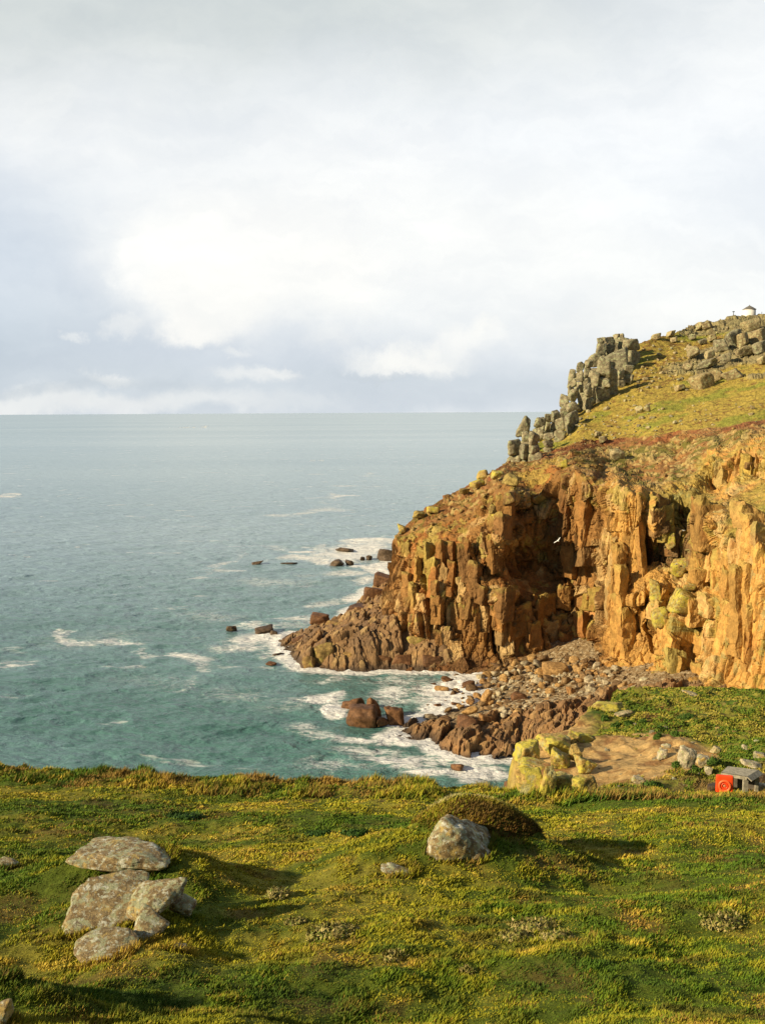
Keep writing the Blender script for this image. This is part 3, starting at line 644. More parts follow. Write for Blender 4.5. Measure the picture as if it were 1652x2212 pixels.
for b in ((790, 1190, 90, 22, .85), (700, 1208, 120, 14, .68), (830, 1228, 34, 26, 1.1), (640, 1213, 90, 7, .6), (820, 1172, 80, 10, .8), (740, 1240, 90, 12, .62), (780, 1262, 60, 14, .72), (690, 1188, 50, 6, .8),
          (560, 1375, 110, 18, .72), (500, 1392, 90, 14, .6), (600, 1405, 70, 16, .9), (400, 1415, 70, 10, .62), (620, 1432, 50, 14, .9), (690, 1330, 90, 12, .5), (560, 1350, 80, 8, .6), (780, 1290, 50, 12, .75), (640, 1330, 60, 8, .6), (720, 1300, 60, 10, .6),
          (860, 1458, 100, 10, .75), (760, 1452, 80, 6, .7), (860, 1480, 120, 22, .5), (700, 1510, 50, 18, .9), (737, 1532, 22, 22, 1.1), (800, 1592, 110, 14, .72), (900, 1640, 130, 20, .72), (1040, 1672, 90, 24, .85), (960, 1500, 90, 35, .7), (1000, 1485, 70, 30, .75),
          (850, 1505, 90, 18, .6), (700, 1590, 80, 24, .5), (920, 1555, 50, 22, .85), (1080, 1640, 60, 14, .9), (940, 1665, 60, 12, .85), (820, 1620, 130, 18, .55), (690, 1470, 90, 12, .5), (980, 1530, 50, 20, .7),
          (640, 1530, 120, 40, .38), (520, 1500, 140, 40, .36), (330, 1480, 200, 40, .33), (750, 1660, 180, 30, .42), (450, 1330, 140, 20, .38), (200, 1380, 200, 30, .32), (600, 1260, 120, 16, .42), (720, 1100, 90, 10, .52), (716, 1072, 26, 8, .7), (650, 1110, 70, 6, .55), (760, 1050, 70, 3, .55),
          (790, 1025, 60, 4, .5), (430, 922, 22, 2, .8), (690, 995, 30, 2, .55), (30, 1072, 50, 4, .66), (180, 1072, 20, 3, .5), (600, 1180, 120, 8, .42), (480, 1230, 60, 8, .5), (470, 1218, 40, 4, .6), (80, 1430, 60, 6, .62), (290, 1410, 60, 5, .5)):
    addfoam(*b)
def addstreak(pts, wd, s):
    global foam
    for (a0, b0), (a1, b1) in zip(pts[:-1], pts[1:]):
        p0, p1 = pz(a0, b0), pz(a1, b1); dx, dy = p1[0]-p0[0], p1[1]-p0[1]
        t = np.clip(((wx_-p0[0])*dx+(wy_-p0[1])*dy)/(dx*dx+dy*dy), 0, 1)
        d = np.hypot(wx_-p0[0]-t*dx, wy_-p0[1]-t*dy); foam = np.maximum(foam, s*.60*(1-sstep(d, wd*.1, wd*1.9)))
for pts_, wd, s in (([(110, 1366), (150, 1372), (200, 1384), (275, 1392)], 1.9, .95), ([(285, 1403), (330, 1418)], 1.6, .75), ([(340, 1412), (400, 1420), (440, 1440)], 2.6, .8), ([(40, 1424), (120, 1420)], 2.0, .68), ([(370, 1502), (400, 1490), (405, 1460)], 1.4, .62), ([(250, 1438), (290, 1446)], 2, .7),
                    ([(430, 1240), (480, 1215), (500, 1200)], 3, .6), ([(690, 1110), (715, 1090), (722, 1070)], 4, .62), ([(560, 1120), (640, 1108)], 4, .5), ([(700, 1175), (760, 1185)], 3, .85), ([(560, 1365), (600, 1350), (640, 1335)], 3, .7), ([(650, 1512), (690, 1500), (720, 1520)], 2.5, .85),
                    ([(780, 1060), (820, 1052)], 5, .55), ([(500, 1200), (540, 1195)], 4, .5)):
    addstreak(pts_, wd, s)
# wash along every waterline of the apron and the ledge
def shorewash(P_, h):
    m = np.abs(P_[..., 2]) < .35; q = P_[m][::12]; return q[:, :2]
from mathutils import kdtree
edge_pts = shorewash(np.concatenate([Pg.reshape(-1, 3), np.stack([gx, gy, blocky(gx, gy, apr(np.stack([gx, gy], -1)/10), np.clip(1.25*sstep(apr(np.stack([gx, gy], -1)/10), -1, 2.5), .25, 1.3), 201, .35)[0]], -1).reshape(-1, 3)]), .3)
kd = kdtree.KDTree(len(edge_pts))
for i, q in enumerate(edge_pts): kd.insert((q[0], q[1], 0), i)
kd.balance()
near = np.where((sx > -32) & (sx < 50) & (sy > 132) & (sy < 250))
dd = np.array([kd.find((a, b, 0))[2] for a, b in zip(sx[near][::1], sy[near][::1])]) if len(near[0]) < 400000 else None
if dd is not None:
    foam[near] = np.maximum(foam[near], .95*(1-sstep(dd, .1, 5.0)))
sz += np.clip(foam-.55, 0, 1)*.5*(fbm(p2(sx*.6, sy*.6), 3, 9)+.5)*np.clip(1-(R_-200)/250, 0, 1)
foam = np.clip(foam, 0, 1.1)
m = bpy.data.materials.new('sea_water'); m.use_nodes = True; N = NT(m.node_tree)
g = N.n('ShaderNodeNewGeometry'); Pn = g.outputs['Position']
fa = N.n('ShaderNodeAttribute', attribute_name='foam').outputs['Fac']
dist = N.n('ShaderNodeVectorMath', operation='LENGTH', ins={0: Pn}).outputs['Value']
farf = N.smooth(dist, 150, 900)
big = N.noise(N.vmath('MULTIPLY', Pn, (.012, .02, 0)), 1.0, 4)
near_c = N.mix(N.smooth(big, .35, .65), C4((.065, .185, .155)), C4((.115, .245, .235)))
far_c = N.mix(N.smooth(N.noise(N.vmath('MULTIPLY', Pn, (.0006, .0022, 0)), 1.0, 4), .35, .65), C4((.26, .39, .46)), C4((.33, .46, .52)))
wc = N.mix(N.smooth(dist, 110, 420), near_c, far_c)  # far water paler: sky reflection put into the base colour with distance
# foam: lacy where thin, solid where thick
rotp = N.n('ShaderNodeMapping', ins={'Vector': Pn, 'Rotation': (0, 0, .5), 'Scale': (.16, .55, .5)}).outputs[0]
fn1 = N.noise(rotp, 1.0, 9, .68, 1.2)
fn2 = N.noise(N.vmath('MULTIPLY', Pn, (.9, 1.6, 1)), 1.0, 6, .65, .8)
ridge = N.math('SUBTRACT', 1.0, N.math('MULTIPLY', N.math('ABSOLUTE', N.math('SUBTRACT', fn1, .5)), 5.0))
patt = N.math('ADD', N.math('MULTIPLY', ridge, .55), N.math('MULTIPLY', fn2, .45))
fm = N.smooth(N.math('ADD', patt, N.math('MULTIPLY', N.math('SUBTRACT', fa, 1.0), 1.0)), -.10, .42)
fm = N.math('MULTIPLY', fm, N.smooth(fa, .05, .45))
# scattered whitecaps
wcp = N.noise(N.vmath('MULTIPLY', Pn, (.045, .10, 0)), 1.0, 9, .62, .5)
fm = N.math('MAXIMUM', fm, N.math('MULTIPLY', N.smooth(wcp, .62, .69), .5))
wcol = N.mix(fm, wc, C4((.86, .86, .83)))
bh = N.math('ADD', N.noise(N.vmath('MULTIPLY', Pn, (.35, .7, 1)), 1.0, 8, .6, .4), N.math('MULTIPLY', N.noise(N.vmath('MULTIPLY', Pn, (.09, .20, 1)), 1.0, 6, .6, .5), 3.2))
b = N.n('ShaderNodeBump', ins={'Strength': N.smooth(dist, 250, 2200, .75, .10), 'Distance': .8, 'Height': bh})
rg = N.math('ADD', N.smooth(dist, 200, 2500, .18, .24), N.math('MULTIPLY', fm, .4))
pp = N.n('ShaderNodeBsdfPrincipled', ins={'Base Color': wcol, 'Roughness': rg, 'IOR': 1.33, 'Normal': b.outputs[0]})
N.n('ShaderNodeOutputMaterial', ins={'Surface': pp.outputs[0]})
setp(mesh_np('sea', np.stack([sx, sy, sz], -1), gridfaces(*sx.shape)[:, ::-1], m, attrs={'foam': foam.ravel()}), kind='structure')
print('sea', sx.size)

# ================================================================== the near land
TZ = EYE-4.76
def edge_y(x): return tab(x, (-30, 48), (-17, 43.2), (-12, 40.6), (-8, 39.2), (-4, 37.8), (0, 36.9), (3, 36.3), (5, 36.0), (8, 36))
def xleft(y): return tab(y, (30, 2.5), (36, 3.2), (40, 4.6), (45, 6.0), (50, 7.2), (58, 8.4), (62, 10.0), (65, 12.4), (70, 15.6), (78, 19.4), (84, 21.3), (95, 25))
pp_ = []
for X, Y, y in ((1100, 1722, 41), (1250, 1722, 41), (1400, 1725, 41), (1550, 1722, 41.5), (1652, 1720, 42), (1800, 1722, 42), (1250, 1690, 47), (1400, 1690, 47), (1550, 1668, 48), (1650, 1655, 49), (1300, 1628, 57), (1400, 1612, 58), (1450, 1568, 65), (1250, 1655, 52), (1350, 1575, 63),
                (1300, 1528, 71), (1350, 1503, 77), (1450, 1496, 80), (1550, 1492, 82), (1652, 1494, 84), (1850, 1494, 84), (1500, 1566, 66), (1600, 1606, 58), (1652, 1590, 62), (1380, 1545, 69), (1130, 1700, 50), (1135, 1630, 58), (1180, 1605, 61), (1230, 1592, 63), (1290, 1540, 69), (1480, 1640, 52), (1850, 1600, 60)):
    q = pt(X, Y, float(y)); pp_.append(q)
for X in (700, 900, 1100, 1300, 1500, 1700, 1900): pp_.append(pt(X, 1728, 36.5)); pp_.append(pt(X, 1733, 31.5))
for xx in (10, 20, 35): pp_.append(np.array([xx, 96., 21.]))
prom = rbf([(q[0]/10, q[1]/10) for q in pp_], [q[2] for q in pp_], 2e-3)
MOUNDS = []                          # x, y, rx, ry, height, sharpness
def mound(X, Y, y, rx, ry, h, e=1.0): q = pt(X, Y, y); MOUNDS.append((q[0], y, rx, ry, h, e))
mound(1028, 1765, 22.9, 1.75, 1.05, .86, .34)     # turf-capped hummock behind the boulder
mound(985, 1840, 22.2, 4.4, 3.0, .85)
mound(800, 1860, 21.0, 2.5, 2.0, .25)
mound(255, 1840, 20.0, 3.4, 2.6, .68)              # hummock of the left-hand rocks
mound(400, 1880, 19.5, 2.2, 2.0, .35)
mound(260, 1960, 17.3, 2.6, 1.6, .35)
mound(-20, 2150, 11.8, 2.4, 1.6, .55)
mound(1250, 1900, 20.0, 3.4, 1.6, -.28)
mound(560, 2040, 15.5, 1.7, 2.2, -.25)
mound(1500, 1990, 17.0, 3.2, 1.4, .25)
mound(900, 2180, 12.5, 5.0, 1.2, -.12)
def ground(x, y, fine=True):
    z = np.where(y < 12, EYE-(1.6+6.4*y/12), TZ-.27*y)
    z = np.where(y < 0, EYE-1.6, z)
    z = z+sstep(y, 33, 35)*0
    for mx, my, rx, ry, h, e in MOUNDS:
        d = np.hypot((x-mx)/rx, (y-my)/ry)
        z = z+h*np.where(d < 1, np.power(np.clip(np.cos(np.clip(d, 0, 1)*math.pi)*.5+.5, 0, 1), e), 0)
    p = p2(x, y)
    if fine:
        z = z+(fbm(p*.35, 3, 401)*.26+fbm(p*np.array([.8, 1.6, 1]), 3, 402)*.10+fbm(p*4.2, 3, 403)*.05)*np.clip((y-4)/4, 0, 1)
    # rough tussocky lip along the cliff edge
    ed = edge_y(x)+fbm(p2(x*.4, x*0), 3, 404)*.5
    lipd = (ed-y)
    tx = sstep(lipd, 5.5, 2.5)*sstep(lipd, -1.5, 0)
    z = z+tx*(.05+.26*np.abs(fbm(p*.9, 3, 405))+.12*fbm(p*2.2, 2, 406))*(1-sstep(y, 44, 48))*(1-.7*sstep(x, 5, 7))
    f = sstep(y, 31, 36.5)*sstep(x, 2.5, 6.0)
    if np.any(f > 0):
        zp = prom(np.stack([x, y], -1)/10)
        if fine: zp = zp+fbm(p*.35, 4, 411)*.55+fbm(p*1.2, 3, 412)*.28*(.4+.6*sstep(x, 12, 18))
        z = z*(1-f)+zp*f
    dr = np.maximum(ed-y, x-xleft(y)+fbm(p2(y*.35, y*0, 3), 3, 407)*.7)
    out = np.clip(-dr, 0, 40)
    k = sstep(out, 0, 2.6)
    zc = -3+np.clip(6-out*.5, 0, 6)
    return z*(1-k)+np.minimum(zc, z)*k, dr
def build_land(name, xs, ys, mat, colf):
    x, y = np.meshgrid(xs, ys); z, dr = ground(x, y); P_ = np.stack([x, y, z], -1)
    keep = (dr > -14)
    f = gridfaces(*x.shape); km = keep.ravel()[f].all(1)
    u, inv = np.unique(f[km], return_inverse=True)
    return setp(mesh_np(name, P_.reshape(-1, 3)[u], inv.reshape(-1, 4), mat, colf(P_, dr).reshape(-1, 3)[u]), kind='structure')
def fieldtone(p):                     # 0..1 patches shared by soil and blades: straw / moss / brown
    a = fbm(p*np.array([.22, .6, 0]), 4, 421); b_ = fbm(p*1.1, 3, 422); return a, b_
def fieldcol(P_, dr):
    a, b_ = fieldtone(P_*np.array([1, 1, 0])); c = np.zeros(P_.shape)+np.array([.09, .12, .015])
    c = mixc(c, (.22, .20, .03), sstep(a+b_*.5, -.1, .35)); c = mixc(c, (.12, .08, .025), sstep(b_-a*.4, .2, .5)*.7)
    return c
def promcol(P_, dr):
    X, Y, _ = project(P_); a, b_ = fieldtone(P_*np.array([.5, .5, 0])); n = fbm(P_*.5, 4, 431); n2 = fbm(P_*2.0, 4, 432)
    c = np.zeros(P_.shape)+np.array([.24, .23, .04])
    c = mixc(c, (.075, .12, .018), sstep(n+a*.5, .05, .35)); c = mixc(c, (.25, .19, .06), sstep(n2-n*.3, .2, .45)*.8)
    c = mixc(c, (.11, .06, .03), sstep(-n2+n*.5, .3, .5)*.8)
    # the bare scar of sandy earth
    sc = np.hypot((X-1390)/160, (Y-1632)/52)-.2*n-.12*n2; sc2 = np.hypot((X-1310)/130, (Y-1668)/36)-.15*n
    s_ = np.maximum(1-sstep(sc, .85, 1.05), 1-sstep(sc2, .8, 1.05))
    s_ = np.maximum(s_, (1-sstep(X+n*30, 1230, 1300))*(Y > 1530))
    earth = mixc(np.zeros(P_.shape)+np.array([.54, .36, .15]), (.42, .26, .10), sstep(n2, 0, .3))
    earth = mixc(earth, (.22, .10, .04), sstep(fbm(P_*1.2, 3, 433), .15, .4)*.7)
    c = c*(1-s_[..., None])+earth*s_[..., None]
    red = (1-sstep(np.hypot((X-1430)/55, (Y-1560)/40)+n*.3, .7, 1.1)); c = mixc(c, (.19, .085, .04), red*.75*sstep(n2, -.3, .1))
    wall = sstep(-dr, -.3, .6); g_ = np.zeros(P_.shape)+np.array([.36, .26, .085]); g_ = mixc(g_, (.36, .33, .05), sstep(n, -.1, .3))
    c = c*(1-wall[..., None])+g_*wall[..., None]
    sb = (Y > 1690)*1.0; c = mixc(c, (.20, .13, .055), sb*sstep(n2, -.3, .2)*.6)
    return c
build_land('grass_field', np.arange(-34, 27, .09), np.concatenate([np.arange(-12, 8, .5), np.arange(8, 44.0, .09)]), M_field, fieldcol)
build_land('green_headland', np.arange(-2, 48, .13), np.arange(43.98, 94, .13), M_prom, promcol)
def gz1(x, y): return float(ground(np.array([float(x)]), np.array([float(y)]))[0][0])
def gpt(X, Y, lo=8, hi=90):           # where the line of sight meets the near land
    ys = np.linspace(lo, hi, 900); q = pt(np.full(900, float(X)), np.full(900, float(Y)), ys)
    z, dr = ground(q[:, 0], ys); i = np.argmax(q[:, 2] < z)
    return q[i] if (q[i, 2] < z[i]) else q[-1]
print('land')

# ================================================================== separate stones
def placed(name, mat, X, Y, w_, h_, y=None, on='land', seed=0, depth=.8, label=None, cat='rock', group=None, sink=.15, rot=None, face=0.0, hzf=1.0, **kw):
    """a stone seen centred at X, Y with width w_ and height h_ in picture units, resting on what lies there"""
    if y is None:
        if on == 'land': y = gpt(X, Y+h_*.45)[1]
        elif on == 'sea': y = pz(X, Y+h_*.5, 0)[1]
        elif on == 'head': y = on_head(X, Y+h_*.3)[1]
        elif on == 'beach': y = pz(X, Y+h_*.4, shore_lookup(X, Y+h_*.4))[1]
    hw = w_*y/F/2; elev = math.atan2(EYE-pt(X, Y, float(y))[2], y)
    d_ = hw*depth; hz = max((h_*y/F/2-d_*math.sin(max(elev, 0))*.6)/math.cos(elev), h_*y/F/2*.55)*hzf
    c0 = pt(X, Y, y+d_*.3)
    o = make_rock(name, mat, c0, (hw*1.1, d_*1.1, hz*1.08*(1+sink)), seed, rot or (0, 0, 0), **kw)
    o.location[2] -= hz*sink
    return setp(o, label, cat, group)
def shore_lookup(X, Y):
    z = 1.0
    for _ in range(6):
        q = pz(X, Y, z); z = .5*z+.5*max(-.5, bsh(np.array([[q[0]/10, q[1]/10]]))[0])
    return z

# rocks standing in the sea
for i, (X, Y, w_, h_, lab, mt) in enumerate((
    (555, 1215, 28, 9, 'small dark rock alone in the surf, farthest left of the outer skerries', M_darkrock),
    (626, 1216, 36, 5, 'thin dark ledge awash between the lone outer rock and the flat skerries', M_darkrock),
    (745, 1187, 38, 10, 'long flat-topped skerry, the farthest rock out beyond the cliff', M_darkrock),
    (728, 1215, 36, 15, 'blocky brown skerry ringed by white surf, larger one below the flat skerry', M_darkrock),
    (755, 1215, 26, 12, 'low dark broken rock touching the blocky skerry in the surf', M_darkrock),
    (783, 1206, 14, 8, 'little pointed dark rock between the blocky skerry and the cliff', M_darkrock),
    (797, 1203, 16, 13, 'upright dark stone leaning beside the little pointed rock', M_darkrock),
    (840, 1196, 56, 26, 'dark rounded rock half hidden behind the left edge of the cliff', M_darkrock),
    (500, 1357, 24, 13, 'small black rock in the sea, outermost off the rocky point', M_darkrock),
    (573, 1359, 44, 16, 'dark two-humped rock in white water just off the rocky point', M_darkrock),
    (592, 1366, 20, 12, 'dark shoulder of stone stuck to the two-humped sea rock', M_darkrock),
    (598, 1412, 28, 7, 'flat brown rock awash just below the tip of the point', M_darkrock),
    (585, 1434, 24, 10, 'little brown pyramid rock in foam below the tip of the point', M_searock),
    (764, 1518, 52, 30, 'leaning left slab of the brown islet in the cove', M_searock),
    (786, 1541, 78, 52, 'broad brown central mass of the islet in the cove', M_searock),
    (805, 1529, 30, 46, 'upright brown pillar on the middle of the islet', M_searock),
    (824, 1556, 34, 26, 'low brown wedge linking the two halves of the islet', M_searock),
    (852, 1543, 42, 42, 'dark square block at the right end of the islet', M_searock),
    (987, 1655, 32, 17, 'small orange rock in the foam below the ledge', M_searock),
    (1102, 1694, 34, 26, 'dark red boulder in the surf at the foot of the yellow lichened rocks', M_searock))):
    placed('sea_rock', mt, X, Y, w_, h_, on='sea', seed=300+i, label=lab, cat='sea rock', group='rocks standing in the sea', sub=4, p=16, boxy=.5, noise=.10, nscale=2.0, depth=.8, sink=.35,
           rot=(random.uniform(-.15, .15), random.uniform(-.2, .2), random.uniform(-.5, .5)))

# blocks lying on the rocky apron
for i, (X, Y, w_, h_, y, lab) in enumerate((
    (826, 1252, 42, 30, 236, 'squared brown block at the very top of the apron, against the cliff'),
    (808, 1288, 58, 44, 226, 'big sloping brown block second from the top of the apron'),
    (690, 1335, 40, 24, 214, 'purple-brown cube on the seaward skyline of the apron'),
    (735, 1356, 66, 38, 204, 'broad tan slab in the middle of the apron'),
    (770, 1318, 52, 28, 214, 'dark reddish slab leaning on the upper apron'),
    (668, 1432, 34, 40, 185.0, 'golden rounded block at the waterside corner of the apron'),
    (700, 1418, 42, 60, 186.2, 'tall cracked golden block rising from the water at the front of the apron'),
    (752, 1424, 62, 54, 186.6, 'wide brown block beside the tall cracked golden block'),
    (815, 1425, 66, 52, 186.4, 'dark brown square block in the middle of the apron front'),
    (868, 1432, 44, 44, 185.2, 'brown block beneath the pale upright slab'),
    (848, 1382, 34, 50, 190.5, 'pale yellow upright slab standing on the apron'),
    (905, 1345, 50, 50, 190.5, 'large tan block against the foot of the cliff'),
    (900, 1388, 46, 36, 188.2, 'orange block under the large tan block'),
    (790, 1375, 54, 30, 198, 'low brown block with dark hollow on its left'),
    (655, 1380, 44, 22, 203, 'flat grey-brown block near the seaward tip'),
    (625, 1385, 30, 18, 208, 'small brown block on the seaward tip'),
    (930, 1432, 60, 44, 184.2, 'wave-worn orange block at the waterline under the cliff'))):
    mt = M_golden if 'golden' in lab or 'yellow' in lab else M_searock
    if 'golden' in lab or 'yellow' in lab or 'tan ' in lab: mt = M_clifftop
    placed('apron_block', mt, X, Y, w_, h_, y=y, seed=350+i, label=lab, cat='rock', group='large blocks on the rocky apron', sub=4, p=26, boxy=.75, noise=.05, depth=.85, rot=(0, random.uniform(-.12, .12), random.uniform(-.5, .3)))

# boulders of the cove beach
big_boulders = (
    (1052, 1503, 24, 46, 'beach', 'tall pale leaning slab standing upright in the middle of the beach'),
    (1005, 1559, 50, 36, 'beach', 'biggest rounded dark brown boulder at the beach edge by the foam'),
    (1017, 1535, 38, 26, 'beach', 'wedge-shaped tan boulder resting behind the biggest dark boulder'),
    (969, 1472, 32, 18, 'beach', 'dome-shaped orange boulder in the water, back of the shallows'),
    (953, 1489, 36, 22, 'beach', 'angular tan boulder in the shallows below the orange dome'),
    (1010, 1480, 30, 18, 'beach', 'round orange-brown boulder right of the angular tan one in the shallows'),
    (1119, 1504, 46, 25, 'beach', 'large low orange-brown boulder in the middle of the pale stones'),
    (1197, 1442, 56, 36, 'beach', 'largest golden slab lying high on the beach below the cliff'),
    (1170, 1452, 30, 20, 'beach', 'tan slab propped beside the largest golden slab'),
    (1048, 1551, 30, 19, 'beach', 'smooth tan oval boulder just right of the biggest dark boulder'),
    (930, 1546, 30, 11, 'beach', 'flat brown boulder awash, leftmost near the ledge'),
    (962, 1551, 32, 10, 'beach', 'flat brown boulder awash beside the leftmost one near the ledge'),
    (944, 1526, 20, 15, 'beach', 'small square orange boulder alone in the foam'),
    (980, 1521, 20, 12, 'beach', 'small brown boulder between the square orange one and the beach'),
    (905, 1497, 30, 8, 'beach', 'flat orange stone barely above water, farthest out in the cove'),
    (935, 1480, 24, 13, 'beach', 'brown boulder in the shallows left of the orange dome'),
    (1088, 1486, 18, 16, 'beach', 'whitish round boulder behind the leaning slab'),
    (1389, 1469, 21, 14, 'beach', 'whitish boulder at the foot of the right-hand cliff'),
    (1364, 1482, 19, 17, 'beach', 'tan boulder beside the whitish one under the right-hand cliff'),
    (1232, 1492, 22, 20, 'beach', 'pointed tan boulder near the right end of the beach'),
    (1010, 1440, 1, 1, '', ''))
used = []
for i, (X, Y, w_, h_, on, lab) in enumerate(big_boulders[:-1]):
    mt = {'pale': M_pale, 'whitish': M_pale}.get(next((q for q in ('pale', 'whitish') if q in lab.split()[:2]), ''), M_beach)
    if 'orange' in lab or 'dark brown' in lab: mt = M_searock
    if 'golden' in lab or 'tan' in lab.split()[:2] or 'leaning slab standing' in lab: mt = M_bo
    placed('beach_boulder', mt, X, Y, w_, h_, on=on, seed=400+i, label=lab, cat='boulder', group='distinctive boulders of the cove beach', sub=4, p=14, boxy=.25, noise=.05, rot=(0, random.uniform(-.2, .2), random.uniform(-1, 1)) if i else (.1, .25, .2))
    used.append((X, Y, w_*.5))
templates = []
for k in range(18):
    V, Fc = rock_shape(500+k, 3, planes=10, p=(9, 14, 22)[k % 3], boxy=.25, noise=.05)
    templates.append([mesh_np('beach_boulder', V, Fc, mt, link=False).data for mt in (M_bp, M_bb, M_bo)])
rs = np.random.RandomState(12); tries = 0; nb = 0
while nb < 299 and tries < 30000:
    tries += 1
    X, Y = rs.uniform(925, 1345), rs.uniform(1424, 1566)
    top = tab(X, (925, 1470), (1050, 1458), (1080, 1434), (1210, 1398), (1290, 1398), (1345, 1464)); bot = tab(X, (925, 1555), (1000, 1565), (1060, 1560), (1100, 1545), (1200, 1528), (1290, 1500), (1345, 1494))
    if not top < Y < bot: continue
    if X < 1040 and rs.rand() < .62: continue
    s = rs.choice([5, 7, 9, 12, 16, 22], p=[.02, .12, .26, .30, .20, .10])
    if any((X-a)**2+((Y-b)*1.7)**2 < (c2+s*.27)**2 for a, b, c2 in used): continue
    used.append((X, Y, s*.27)); nb += 1
    z = shore_lookup(X, Y); q = pz(X, Y, z); r = s*1.2*q[1]/F/2
    ci = rs.choice([0, 1, 2], p=[.42, .33, .25] if X > 1060 else [.08, .5, .42])
    o = bpy.data.objects.new('beach_boulder', templates[rs.randint(18)][ci]); col.objects.link(o)
    o.location = (q[0], q[1], max(z, -.15)+r*.30); o.rotation_euler = rs.uniform(-.4, .4, 3)+np.array([0, 0, rs.uniform(0, 6)])
    o.scale = (r*rs.uniform(.95, 1.25), r*rs.uniform(.8, 1.15), r*rs.uniform(.6, .9))
    size = 'very small' if s < 6 else 'small' if s < 8 else 'fist-like medium' if s < 10 else 'medium' if s < 13 else 'large' if s < 18 else 'very large'
    size = size.replace('fist-like medium', 'smallish')
    tone = ('pale grey', 'dark brown', 'ochre')[ci]
    zone = ('standing in the shallow foam at the left of the beach' if X < 1010 else 'on the wet lower beach around the leaning slab' if X < 1085 else
            'on the upper beach close under the cliff' if Y < top+32 and X < 1230 else 'at the right end of the beach below the dark cleft' if X > 1230 else
            'in the middle of the dry beach' if X < 1160 else 'on the beach bank above the dark ledge')
    setp(o, '%s %s boulder %s' % (size, tone, zone), 'boulder', 'boulders heaped on the cove beach')

# granite pinnacles of the seaward ridge
def pinnacle(X0, X1, Y0, Y1, seed, label, y=None, thick=.8, n=None, lean=0.0):
    r = np.random.RandomState(seed); Xm = (X0+X1)/2
    if y is None: y = float(dep(np.array([[Xm/100, min(Y1, 995)/100]]))[0])-1.5
    top = pt(Xm, Y0, y); bot = pt(Xm, Y1, y); W = (X1-X0)*y/F; H = top[2]-bot[2]; bot = bot-np.array([0, 0, H*.25]); H *= 1.25
    n = n or max(1, int(round(H/(W*r.uniform(.9, 1.7))))); cuts = np.sort(np.concatenate([[0, 1], (np.arange(1, n)+r.uniform(-.22, .22, n-1))/n]))
    Vs, Fs, off = [], [], 0
    for k in range(n):
        z0, z1 = cuts[k]*H, cuts[k+1]*H; nx = 2 if (W/(z1-z0) > 1.5) else 1
        for q in range(nx):
            V, Fc = rock_shape(seed*31+k*3+q, 4, planes=8, p=11, boxy=.62, noise=.085, nscale=1.9)
            ww = W/nx*r.uniform(1.0, 1.2)/2*(1.15-.18*k/n)*1.2
            V = V*np.array([ww, W*thick*r.uniform(.85, 1.1)/2, (z1-z0)/2*1.30]); V = rot_np(V, (r.uniform(-.10, .10), r.uniform(-.12, .12), r.uniform(-.8, .8)))
            V = V+np.array([((q+.5)/nx-.5)*W*.95+r.uniform(-.10, .10)*W+lean*(z0+z1)/2, r.uniform(-.05, .05)*W, (z0+z1)/2])
            Vs.append(V); Fs.append(Fc+off); off += len(V)
    o = mesh_np('granite_pinnacle', np.vstack(Vs), np.vstack(Fs), M_stack); o.location = bot
    return setp(o, label, 'rock stack', 'weathered granite pinnacles along the seaward ridge')
PIN = (
    (1118, 1145, 899, 932, 'balanced head-like block perched at the lower end of the ridge'),
    (1120, 1144, 930, 972, 'squat column carrying the head-like block'),
    (1099, 1124, 952, 1000, 'lowest outermost stack of the ridge, at the cliff edge over the sea'),
    (1124, 1144, 962, 1002, 'short stack at the foot of the head-like block'),
    (1143, 1165, 934, 992, 'broad grey stack right of the head-like block'),
    (1154, 1175, 900, 945, 'rounded column behind the broad grey stack'),
    (1173, 1190, 894, 940, 'ribbed column in the middle of the lower group'),
    (1188, 1208, 888, 940, 'tallest ribbed column at the right of the lower group'),
    (1174, 1192, 936, 974, 'small stack below the ribbed columns'),
    (1196, 1216, 903, 950, 'short blocky stack beside the saddle of the ridge'),
    (1209, 1226, 855, 906, 'narrow column at the left foot of the thin spire'),
    (1225, 1245, 842, 902, 'thick column directly under the thin spire'),
    (1216, 1244, 894, 928, 'wide low block below the spire columns'),
    (1226, 1241, 798, 850, 'thin pointed spire, the sharpest pinnacle of the ridge'),
    (1243, 1258, 784, 842, 'round-capped column right of the thin spire'),
    (1256, 1274, 778, 842, 'second column right of the thin spire'),
    (1246, 1262, 834, 880, 'lower column below the round-capped column'),
    (1260, 1278, 830, 878, 'column with dark crack on its right side, low on the ridge'),
    (1270, 1296, 768, 812, 'bulging block below the left corner of the high tor'),
    (1272, 1290, 804, 866, 'shaded column left of the big central buttress'),
    (1286, 1313, 776, 856, 'biggest central buttress column of the ridge'),
    (1285, 1305, 730, 770, 'square column at the left corner of the high tor'),
    (1304, 1325, 729, 774, 'second column of the high tor'),
    (1323, 1352, 729, 760, 'wide block topping the middle of the high tor'),
    (1312, 1348, 757, 800, 'rounded slab below the middle of the high tor'),
    (1350, 1378, 733, 778, 'layered block at the right end of the high tor'),
    (1311, 1333, 794, 844, 'stack at the right of the big central buttress'),
    (1332, 1349, 797, 828, 'pale leaning flake low at the right of the ridge'),
    (1346, 1364, 790, 822, 'small blocky stack where the ridge meets the grass'),
    (1326, 1347, 722, 733, 'flat boulder lying on top of the high tor'))
for i, (a, b, t_, u_, lab) in enumerate(PIN):
    yy_ = None
    if u_ < 900: yy_ = float(dep(np.array([[((a+b)/2+6)/100, max(u_, float(np.interp((a+b)/2+6, *zip(*TOP)))+8)/100]]))[0])-2.5
    pinnacle(a, b, t_, u_, 700+i, lab, y=yy_, n=1 if 'flat boulder' in lab or 'head-like block perched' in lab else None, lean=.05 if i % 3 == 0 else 0)

